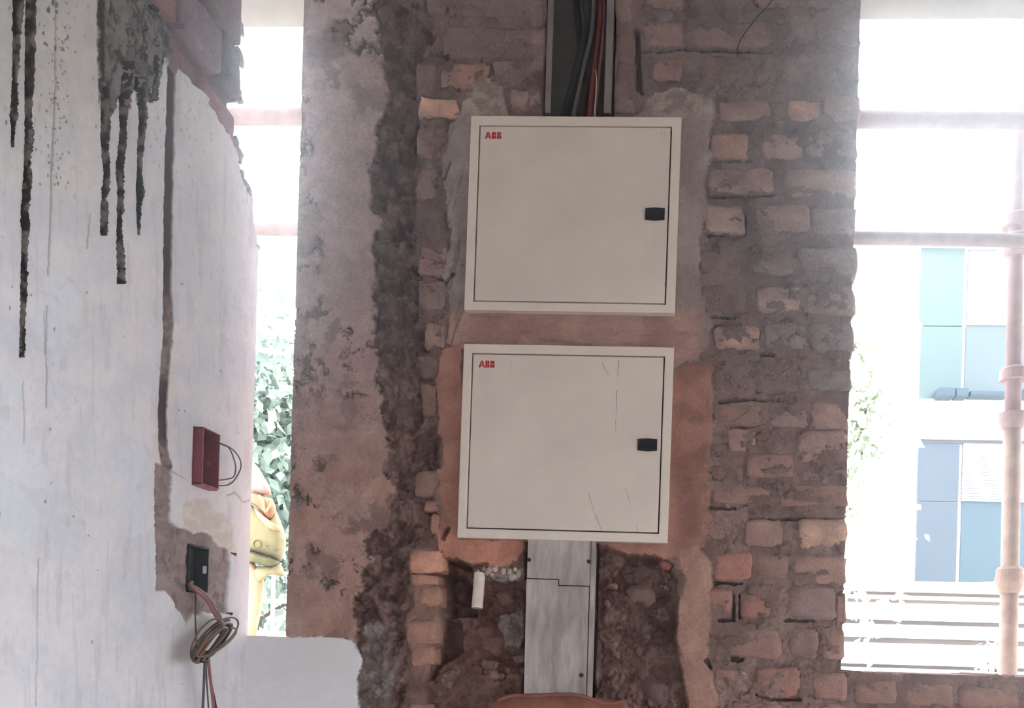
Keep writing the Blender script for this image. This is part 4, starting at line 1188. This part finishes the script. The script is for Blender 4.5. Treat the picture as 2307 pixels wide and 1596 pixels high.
standard((2299, 0), (2271, 1500), 'rusty upright scaffold pole with cups at the right edge', YP + 0.045,
         [(556, flare, 'rust3'), (500, ring, 'rust3'), (845, ring, 'rust3'), (936, cup, 'rust3'), (1295, ring, 'rust2'), (1306, cup, 'rust2')])
for (l, rr_, label) in ((((440, 262), (2480, 272), ), 22.5, 'upper horizontal scaffold tube crossing both windows'), (((440, 514), (2480, 545)), 17.5, 'lower horizontal scaffold tube crossing both windows')):
    a, b = onY(*l[0], YP - 0.02), onY(*l[1], YP - 0.02)
    e = thing('scaffold_ledger', a, label, 'scaffold', 'horizontal scaffold tubes')
    spipe('tube', a, b, 0.001 * rr_, 'rust', e)
    for q in (a, b):
        d_ = (b - a) / np.linalg.norm(b - a) * (1 if q is a else -1)
        spipe('end_sleeve', q, q + d_ * 0.05, 0.001 * rr_ + .004, 'rust', e)
a, b = onY(2262, 552, YP + 0.125), onY(2520, 330, YP + 0.125)
e = thing('scaffold_brace', a, 'diagonal scaffold brace rising from the upright pole at the right edge', 'scaffold')
spipe('tube', a, b, 0.021, 'rust2', e)
spipe('end_plate', a - (b - a) * 0.03, a + (b - a) * 0.06, 0.024, 'rust2', e)

# yellow printed sack with cloths, tied on the hidden pole
YS = 0.62
zf = lambda x, y: (540 + x / 3.63, 1020 + y / 3.63)
PS = lambda u, v, h: onY(u, v, YS - h)
ys_t = thing('hanging_sack', onY(575, 1430, YS), 'yellow printed plastic sack with orange cloth hanging outside the left window', 'sack')
put(pillow('sack_body', [zf(*p) for p in [(-80, 380), (60, 400), (150, 470), (240, 560), (300, 480), (335, 560), (368, 650), (382, 740), (366, 830), (342, 890), (230, 855), (110, 815), (-80, 780)]], .07, 'yellow', None, PS), ys_t)
put(pillow('folded_flap', [zf(*p) for p in [(110, 440), (150, 470), (220, 530), (300, 590), (350, 620), (350, 660), (290, 660), (230, 630), (160, 560), (110, 490)]], .085, 'peach', None, PS), ys_t)
put(pillow('orange_lining', [zf(*p) for p in [(60, 330), (125, 328), (200, 355), (268, 378), (292, 430), (300, 490), (282, 572), (238, 566), (190, 500), (120, 430), (60, 400)]], .08, 'orange', None, PS), ys_t)
put(pillow('pink_cloth', [zf(*p) for p in [(40, 60), (120, 88), (160, 130), (205, 210), (245, 275), (262, 350), (190, 352), (120, 322), (30, 300)]], .05, 'pink', None, PS), ys_t)
put(pillow('cloth_tail', [zf(*p) for p in [(40, 880), (120, 900), (200, 1050), (196, 1200), (170, 1330), (150, 1420), (130, 1520), (40, 1540), (20, 1200)]], .05, 'peach', None, PS), ys_t)
put(pillow('printed_band', [zf(*p) for p in [(40, 800), (110, 818), (230, 858), (328, 888), (300, 935), (220, 935), (140, 905), (40, 890)]], .078, 'print', None, PS), ys_t)
put(pillow('crumpled_end', [zf(*p) for p in [(90, 960), (150, 930), (260, 930), (330, 900), (360, 960), (370, 1020), (300, 990), (230, 1010), (180, 1060), (130, 1100), (90, 1060)]], .05, 'yellow', None, PS), ys_t)
def ink(pts, r_=0.003):
    put(tube('printed_letter', [onY(*zf(*p), YS - .083) for p in pts], r_, 'print', None, 6, 8), ys_t)
ink([(145 + 32 * math.cos(t), 750 + 32 * math.sin(t)) for t in np.linspace(0, 2 * math.pi, 9)])
ink([(243, 765), (228, 760), (222, 775), (240, 790), (240, 806), (224, 806)], .0022)
ink([(262, 806), (270, 800)], .0018); ink([(276, 812), (284, 785), (296, 812), (284, 800)], .0018); ink([(306, 812), (304, 788), (318, 795), (306, 802)], .0018)
for k, (p, q) in enumerate([((185, 380), (210, 480)), ((160, 350), (215, 490)), ((215, 490), (270, 395))]):
    put(tube('orange_strap', [onY(*zf(*p), YS - .078), onY(*zf((p[0] + q[0]) / 2, (p[1] + q[1]) / 2), YS - .084), onY(*zf(*q), YS - .080)], .004, 'peach', None, 6, 6), ys_t)
put(tube('tie_rope', [onY(535, 516, YP), onY(540, 760, YP + .08), onY(550, 1045, YS - .01), onY(556, 1062, YS)], .004, 'peach', None, 6, 6), ys_t)

# white railing low behind the left window
e = thing('railing', onY(600, 1500, 2.4), 'white metal railing low behind the left window', 'railing')
for yy in (1290, 1352, 1425):
    a, b = onY(500, yy, 2.4), onY(720, yy + 3, 2.4)
    put(box('rail', a[0], b[0], 2.39, 2.41, a[2] - .012, a[2] + .012, 'bwall'), e)
for xx in (520, 566, 613, 660, 706):
    a = onY(xx, 1440, 2.42)
    put(box('baluster', a[0] - .008, a[0] + .008, 2.41, 2.425, GZ, onY(xx, 1280, 2.42)[2], 'bwall'), e)

# trees
def tree(label, cpx, y, rad, n, size, mt, seed, trunk):
    r = np.random.default_rng(seed)
    c = onY(*cpx, y)
    e = thing('tree', (c[0] + trunk, y + 0.2, GZ), label, 'tree', 'trees outside the windows')
    base = np.array([c[0] + trunk, y + 0.2, GZ])
    topz = c + np.array([0, .2, rad[2] * .6])
    tr = [base, base + (topz - base) * .4 + np.array([.06, 0, 0]), base + (topz - base) * .7 - np.array([.05, 0, 0]), topz]
    P = catmull(tr, 6)
    v, f = tube_vf(P, list(np.linspace(.10, .02, len(P))), 8)
    put(mesh('trunk', v, f, 'bark', None, True), e)
    for k in range(9):
        s = P[int(len(P) * (0.45 + 0.05 * k))] if int(len(P) * (0.45 + 0.05 * k)) < len(P) else P[-1]
        th = r.random() * 6.28
        d = np.array([math.cos(th) * rad[0], math.sin(th) * rad[1], .25 * rad[2]]) * .8
        put(tube('branch', [s, s + d * .5 + np.array([0, 0, .06]), s + d], [.02] * 9 + [.016] * 7 + [.01], 'bark', None, 6, 8), e)
    ph = r.normal(size=(n, 3)); ph /= np.linalg.norm(ph, axis=1)[:, None]
    rr2 = r.random(n) ** 0.45
    P0 = c + ph * rr2[:, None] * np.array(rad)
    cl = r.normal(size=(60, 3)) * np.array(rad) * .55 + c
    pick = r.integers(0, 60, n)
    P0 = P0 * .45 + .55 * (cl[pick] + r.normal(size=(n, 3)) * .16)
    a = r.normal(size=(n, 3)); a[:, 2] -= .8; a /= np.linalg.norm(a, axis=1)[:, None]
    b = np.cross(a, r.normal(size=(n, 3))); b /= np.linalg.norm(b, axis=1)[:, None]
    nn = np.cross(a, b)
    s = size * (0.6 + 0.8 * r.random(n))[:, None]
    V6 = np.stack([P0, P0 + a * s * .45 + b * s * .32 + nn * s * .08, P0 + a * s, P0 + a * s * .45 - b * s * .32 + nn * s * .08], 1).reshape(-1, 3)
    i = np.arange(n) * 4
    F = np.stack([np.stack([i, i + 1, i + 2], 1), np.stack([i, i + 2, i + 3], 1)], 1).reshape(-1, 3)
    me = bpy.data.meshes.new('foliage'); me.from_pydata(V6.tolist(), [], F.tolist()); me.update()
    fo = link('foliage', me, mt); fo['kind'] = 'stuff'; put(fo, e)
tree('dense green tree behind the narrow left window', (628, 1040), 5.0, (.9, .8, 1.75), 5200, .11, 'leaf', 21, -.7)
tree('glare-whitened tree at the left side of the right window', (1935, 985), 5.6, (.36, .5, 1.65), 1700, .12, 'leaf_r', 22, -.5)
r = np.random.default_rng(8)
sh = thing('shrub', onY(2240, 1530, 3.0), 'small pale shrub at the foot of the scaffold pole on the right', 'shrub')
v, f = [], []
for k in range(220):
    p = onY(2236 + r.normal() * 16, 1500 + r.normal() * 26, 3.0 + r.normal() * .08)
    a = r.normal(size=3); a /= np.linalg.norm(a); b = np.cross(a, r.normal(size=3)); b /= np.linalg.norm(b)
    s = .05 * (.5 + r.random()); i = len(v)
    v += [p, p + a * s * .5 + b * s * .3, p + a * s, p + a * s * .5 - b * s * .3]; f += [(i, i + 1, i + 2), (i, i + 2, i + 3)]
o = mesh('leaves', v, f, 'leaf_r'); o['kind'] = 'stuff'; put(o, sh)
for k in range(4): put(tube('stem', [onY(2228 + 8 * k, 1700, 3.0), onY(2232 + 5 * k, 1580, 3.0), onY(2226 + 9 * k, 1490, 3.0)], .006, 'bark', None, 6, 6), sh)

# office block with blue panels and louvres
YB = 12.0
bl0 = onY(2056, 1320, YB)
bd = thing('office_building', (onY(2300, 1320, YB)[0], YB, GZ), 'white office block with blue glass panels and louvres beyond the scaffold', 'building')
def rect(name, x0, y0, x1, y1, d, th, mt):
    a, b = onY(x0, y1, YB), onY(x1, y0, YB)
    return put(box(name, a[0], b[0], YB - d, YB - d + th, a[2], b[2], mt), bd)
a, b = onY(2056, 1310, YB), onY(2620, 540, YB)
put(box('facade_wall', a[0], b[0], YB, YB + 3.0, GZ, b[2], 'bwall'), bd)
for q in [(2068, 563, 2171, 736, 'glass_a'), (2068, 740, 2167, 906, 'glass_a'), (2170, 740, 2420, 906, 'glass_b'), (2064, 1000, 2160, 1130, 'glass_c'), (2060, 1134, 2156, 1310, 'glass_c'), (2160, 1136, 2420, 1312, 'glass_d')]:
    rect('glass_panel', q[0], q[1], q[2], q[3], .05, .05, q[4])
rect('roof_ledge', 2060, 555, 2620, 562, .25, .25, 'bwall'); rect('floor_band', 2056, 912, 2620, 992, .12, .12, 'bwall'); rect('soffit_strip', 2070, 994, 2620, 1000, .06, .06, 'slatgap')
for q in [(2099, 888, 2136, 908), (2138, 889, 2166, 908), (2170, 896, 2254, 906), (2290, 888, 2330, 908)]:
    a, b = onY(q[0], q[3], YB), onY(q[2], q[1], YB)
    put(box('rooftop_unit', a[0], b[0], YB - .35, YB - .08, a[2], b[2], 'unit', None, .02), bd)
for (x0, y0, x1, y1) in ((2176, 567, 2420, 736), (2164, 1006, 2420, 1132)):
    rect('louvre_back', x0, y0, x1, y1, .03, .03, 'slatgap')
    a, b = onY(x0, y1, YB), onY(x1, y0, YB)
    pitch = onY(x0, 0, YB)[2] - onY(x0, 5.9, YB)[2]
    nsl = int((b[2] - a[2]) / pitch)
    v, f = box_vf(0, b[0] - a[0], -.06, 0, -pitch * .33, pitch * .33)
    me = bpy.data.meshes.new('louvre_slat'); me.from_pydata(v, [], f); me.update(); me.materials.append(M['slat'])
    for k in range(nsl):
        o = link('louvre_slat', me); o.location = (a[0], YB - .03, a[2] + pitch * (k + .5)); put(o, bd)
# low planked boundary wall in front of the office block
YW = 7.0
bw = thing('boundary_wall', (onY(2200, 1500, YW)[0], YW, GZ), 'low white boundary wall of long horizontal planks below the office block', 'wall')
a, b = onY(1700, 1600, YW), onY(2700, 1322, YW)
put(box('wall_core', a[0], b[0], YW + .04, YW + .25, GZ, onY(2200, 1316, YW)[2], 'plankback'), bw)
for y0, y1, d in ((1312, 1336, .05), (1344, 1353, .02), (1362, 1400, .06), (1410, 1440, .06), (1452, 1500, .06), (1508, 1620, .05)):
    a, b = onY(1700, y1, YW), onY(2700, y0, YW)
    z1, z0 = onY(2080, y0, YW)[2], onY(2080, y1, YW)[2]
    put(box('plank', a[0], b[0], YW - d, YW + .04, z0, z1, 'plank'), bw)
for (p, q, lb) in (((1700, 1330), (2700, 1286), 'thin white overhead cable rising right across the boundary wall'),):
    a, b = onY(*p, 6.0), onY(*q, 6.0)
    t = tube('overhead_cable', [a, (a + b) / 2 - np.array([0, 0, .03]), b], .010, 'bwall', None, 6, 8)
    tag(t, lb, 'cable')
o = mesh('ground', [(-40, 0.6, GZ), (40, 0.6, GZ), (40, 60, GZ), (-40, 60, GZ), (-40, -40, GZ), (40, -40, GZ)], [(0, 1, 2, 3), (4, 5, 1, 0)], 'ground')
tag(o, 'pale dusty ground outside', kind='structure')


# ---- scattering volume added to stand in for lens glare beside the windows
hm = bpy.data.materials.new('glare_air'); hm.use_nodes = True
hn = hm.node_tree.nodes; hl = hm.node_tree.links
hn.remove(hn['Principled BSDF'])
vs_ = hn.new('ShaderNodeVolumeScatter')
vs_.inputs['Color'].default_value = (0.93, 0.97, 1.0, 1)
vs_.inputs['Density'].default_value = 0.10
vs_.inputs['Anisotropy'].default_value = 0.925
hl.new(vs_.outputs[0], hn['Material Output'].inputs['Volume'])
hm.cycles.homogeneous_volume = True
v, f = box_vf(XL + 0.10, 3.38, -4.58, -0.05, 0.94, ZCEIL - 0.01)
hz = mesh('glare_haze', v, f, hm)
tag(hz, 'thin haze added in the room for the window glare', 'haze', kind='stuff')
